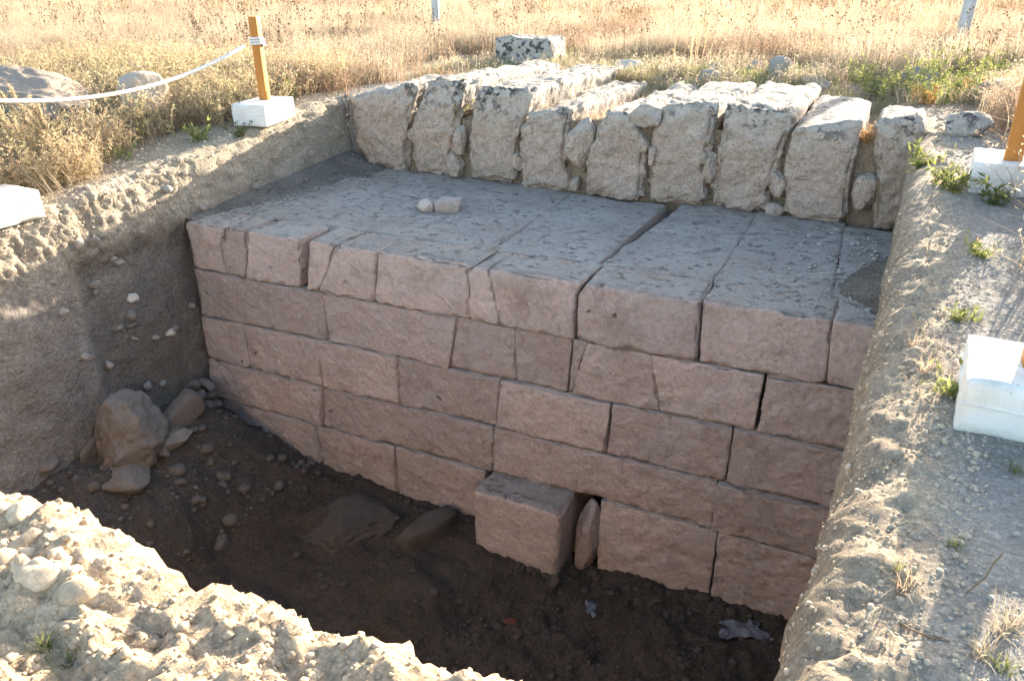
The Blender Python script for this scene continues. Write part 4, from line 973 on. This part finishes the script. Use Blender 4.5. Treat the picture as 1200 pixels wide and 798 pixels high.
scatter_plants('dry_weeds', src4, P, RNG.uniform(.6, 1.25, len(P)), 'dry brown weeds on the left bank')
P = field_pts(420, -9, -5.6, 3.0, 8.0, lambda x, y: k_left(x, y) * np.clip(0.2 + 1.5 * fb(x, y, 0.7, 15.0), 0, 1))
scatter_plants('green_weeds', src4b, P, RNG.uniform(.6, 1.2, len(P)), 'yellowing green weeds on the left bank')
P = field_pts(1500, -11, -5.6, 2.2, 8.6, lambda x, y: k_left(x, y) * 0.8)
scatter_plants('dry_grass', src, P, RNG.uniform(.4, .75, len(P)), 'dry grass among the weeds on the left bank', 0.3, clusters(P, 0.7, 11.0, 3, 2))

# single plants ----------------------------------------------------------
def plant(name, px, py, me, sc, lab, cat='weed', group=None, loc=None, rz=0.0):
    if loc is None:
        p, n = hit(px, py)
    else: p = np.array(loc)
    o = place(name, me, None, tuple(p), (0, 0, rz), (sc, sc, sc)); return tag(o, lab, cat, group)
gm = [weed_mesh('green_bush', M_GREEN, 110 + k, 13, 0.22, 0.5, 0.24, 0.045, 0.010, 13, 4, 0.6, 0.003, 0.5) for k in range(3)]
rm = weed_mesh('reddish_bush', M_RED, 121, 9, 0.12, 0.3, 0.18, 0.04, 0.009, 14, 4, 0.7, 0.003, 0.3)
for k, (px, py, sc, lab) in enumerate([(1032, 118, 1.0, 'bright green weed bush behind the cleanly cut upright block'), (1062, 112, .85, 'low green weed bush right of the one behind the cut block'), (1085, 100, .9, 'green weed bush in the middle of the row of weeds'),
        (1118, 118, 1.05, 'tall green weed bush in front of the leaning pole'), (1145, 95, .9, 'yellow green weed bush right of the leaning pole'), (1170, 82, .8, 'rightmost green weed bush above the brown rock cluster'), (1010, 100, .65, 'small green bush at the left end of the weed row'), (1095, 120, .7, 'small leafy weed below the middle bush')]):
    plant('green_bush', px, py, gm[k % 3], sc, lab, 'bush', 'green weed bushes behind the right uprights', rz=k * 1.3)
for px, py, sc, lab in [(1082, 122, .8, 'reddish brown weed in front of the middle green bush'), (1138, 112, .8, 'rusty weed under the tall green bush'), (1010, 165, .55, 'rusty yellow weed in the gap right of the cleanly cut block')]:
    plant('reddish_bush', px, py, rm, sc, lab, 'weed', 'reddish dry weeds on the right')
for k, (px, py, sc, lab) in enumerate([(840, 52, .9, 'blue green bush in the field beyond the small stones'), (865, 40, .8, 'olive bush in the field right of the blue green one')]):
    plant('green_bush', px, py, gm[k], sc, lab, 'bush', 'green bushes out in the field', rz=k)
sm = [weed_mesh('small_weed', M_GREEN, 130 + k, 8, 0.06, 0.15, 0.03, 0.045, 0.006, 9, 2, 0.9, 0.002, 0.6) for k in range(3)]
tuft = grass_patch('grass_tuft', M_GREEN, 141, 46, 0.03, 0.05, 0.12, 0.0025, 0.8).data; tuft.name = 'grass_tuft'
for k, (me, px, py, sc, lab) in enumerate([(sm[0], 1082, 195, 1.5, 'spindly green weed left of the far right concrete base'), (sm[1], 1120, 225, 1.4, 'leafy weed at the near left corner of the far right concrete base'), (sm[2], 1165, 240, 1.3, 'spreading weed in front of the far right concrete base'),
        (sm[1], 1098, 215, 1.2, 'thin weed left of the leafy weed by the far base'), (tuft, 1140, 375, .9, 'green grass tuft behind the near right concrete base'), (sm[0], 1118, 375, .6, 'tiny weed left of the tuft behind the near base'), (sm[2], 1110, 462, .8, 'yellow green weed against the left side of the near concrete base'),
        (tuft, 1190, 553, .55, 'green grass tuft in the shade before the near concrete base'), (tuft, 1117, 640, .45, 'tiny grass tuft in the middle of the shaded path'), (tuft, 1052, 668, .4, 'tiny grass tuft on the sunlit rim beside the shadow'),
        (tuft, 1175, 785, .6, 'grass tuft in the bottom right corner'), (sm[0], 537, 138, 1.7, 'green weed hanging in the gap between two uprights'), (tuft, 50, 760, .55, 'grass tuft on the sandy bank at the lower left'), (tuft, 85, 775, .5, 'second grass tuft on the sandy bank at the lower left'),
        (sm[1], 238, 165, 1.6, 'small weed at the rim below the far left rope post'), (sm[2], 280, 160, 1.2, 'little dry looking weed under the far left concrete base'), (sm[0], 1150, 300, .9, 'weed in the middle of the path beyond the near base')]):
    if px == 537: plant('small_weed', px, py, me, sc, lab, loc=on_y(px, py, 7.62), rz=k)
    else: plant('grass_tuft' if me is tuft else 'small_weed', px, py, me, sc, lab, rz=k * 0.9)
dt = grass_patch('dry_tuft', M_DRY, 151, 50, 0.035, 0.05, 0.14, 0.002, 0.8).data
for px, py, sc, lab, lc in [(577, 292, .8, 'pale dry grass tuft growing from a joint of the ledge', on_z(577, 292, -0.8)), (1085, 435, .8, 'dry grass tuft on the rim left of the near concrete base', None), (1070, 405, .7, 'straw coloured tuft on the rim left of the near base, upper one', None),
        (1175, 740, .8, 'dry grass tuft in the sunlit lower right corner', None), (1150, 765, .7, 'dry grass tuft left of the one in the lower right corner', None), (1165, 155, 1.6, 'dry tuft between the pitted stone and the far base', None), (488, 125, 1.2, 'yellow dry tuft in the gap between the two leftmost uprights', on_y(488, 125, 7.75)), (1060, 690, .7, 'flattened dry tuft on the sunlit rim', None), (1185, 730, .6, 'dry tuft at the right edge of the photo by the shadow', None)]:
    plant('dry_tuft', px, py, dt, sc, lab, 'grass tuft', 'dry grass tufts', lc)
# the feathery dry stalks leaning over the left bank
fm = PM(); g = np.random.default_rng(161)
for k in range(11):
    a = g.uniform(0, 6.28); h = g.uniform(.45, .8); t = np.linspace(0, 1, 14); cv = g.uniform(.15, .5) * h
    P = np.outer(t, [0, 0, h]) + np.outer(t ** 1.8, [math.cos(a) * cv, math.sin(a) * cv, 0]); P[:, 2] -= 0.35 * cv * t ** 3; P[:, :2] += g.normal(0, .05, 2)
    for s_ in ((1, 0, 0), (0, 1, 0)): fm.strip(P, 0.003 * (1 - .5 * t), s_, .6)
    for u in np.linspace(.62, 1, 60):
        i = min(int(u * 13), 12); q = P[i] + (P[i + 1] - P[i]) * (u * 13 - i); d = (P[i + 1] - P[i]) / np.linalg.norm(P[i + 1] - P[i])
        for _ in range(3): fm.leaf(q, d * .8 + g.normal(size=3) * .7, .03, .0035, g, g.uniform(.7, 1))
fme = fm.mesh('feathery_stalks', M_DRYW)
for px, py, sc, lab, rz in [(62, 208, 1.15, 'tall feathery dry stalks behind the near left concrete base', 0), (28, 200, .9, 'feathery dry stalks at the left edge under the rope', 2.0), (120, 190, .7, 'shorter feathery stalks between rope and trench rim', 4.0)]:
    plant('feathery_stalks', px, py, fme, sc, lab, 'dry plant', 'feathery dry stalks on the left bank', rz=rz)
tm = PM()
for k in range(7):
    h = g.uniform(.7, 1.25); t = np.linspace(0, 1, 8); b = np.array([g.normal(0, .12), g.normal(0, .12), 0]); P = b + np.outer(t, [g.normal(0, .06), g.normal(0, .06), h])
    for s_ in ((1, 0, 0), (0, 1, 0)): tm.strip(P, 0.004 * (1 - .5 * t), s_, .4)
    for _ in range(9):
        u = g.uniform(.35, 1) * 7; i = min(int(u), 6); q = P[i] + (P[i + 1] - P[i]) * (u - i); d = np.array([g.normal() * .6, g.normal() * .6, 1]); L = g.uniform(.05, .2); tt = np.linspace(0, 1, 3)
        Q = q + np.outer(tt, d / np.linalg.norm(d) * L); tm.strip(Q, 0.0025 * (1 - .4 * tt), g.normal(size=3), .4)
        for _k in range(5): tm.leaf(Q[-1], g.normal(size=3), .022, .008, g, .1)
tme = tm.mesh('tall_stalks', M_DRYW)
for k, (px, py, lab) in enumerate([(812, 90, 'tall thin dry stalks before the small stones in the field'), (455, 40, 'tall dry thistle stalks left of the left pole'), (980, 40, 'tall dry stalks left of the leaning pole'), (640, 35, 'tall dry stalks beyond the squared block'), (300, 40, 'tall dry stalks behind the far left rope post'), (130, 30, 'tall dry stalks at the upper left of the field'), (910, 30, 'tall dry stalks right of the field bushes')]):
    plant('tall_stalks', px, py, tme, 0.85, lab, 'dry plant', 'tall dry stalks in the field', rz=k * 1.1)
# fallen twigs
def twig(px, py, pts, rad, lab, base=None):
    p = hit(px, py)[0] if base is None else np.array(base)
    V, Fq = tube(np.array(pts) + p, rad, 6); tag(obj('twig', V, Fq, M_DRYW), lab, 'twig')
twig(0, 0, [(-.02, 0, .30), (0, -.02, .2), (.015, -.05, .1), (.03, -.10, 0.0)], .008, 'pale stick leaning in the hole right of the cut block', on_y(1024, 252, 7.1))
twig(1080, 390, [(-.04, .05, .06), (-.02, .03, .03), (0, 0, .012), (.01, -.03, .008)], .0022, 'curved dry root on the rim left of the near base')
twig(1040, 400, [(-.01, .06, .03), (-.012, .03, .0), (0, 0, -.005), (.02, -.03, .0)], .002, 'pale dry root hanging over the right rim')
twig(1150, 690, [(-.03, -.03, .004), (.0, .0, .03), (.012, .02, .06), (.03, .05, .07)], .0018, 'bent dry stalk at the edge of the shadow on the path')
twig(1065, 740, [(-.03, .02, .006), (0, 0, .008), (.04, -.005, .005), (.07, .0, .004)], .0022, 'pale dry stalk lying across the shadow strip')
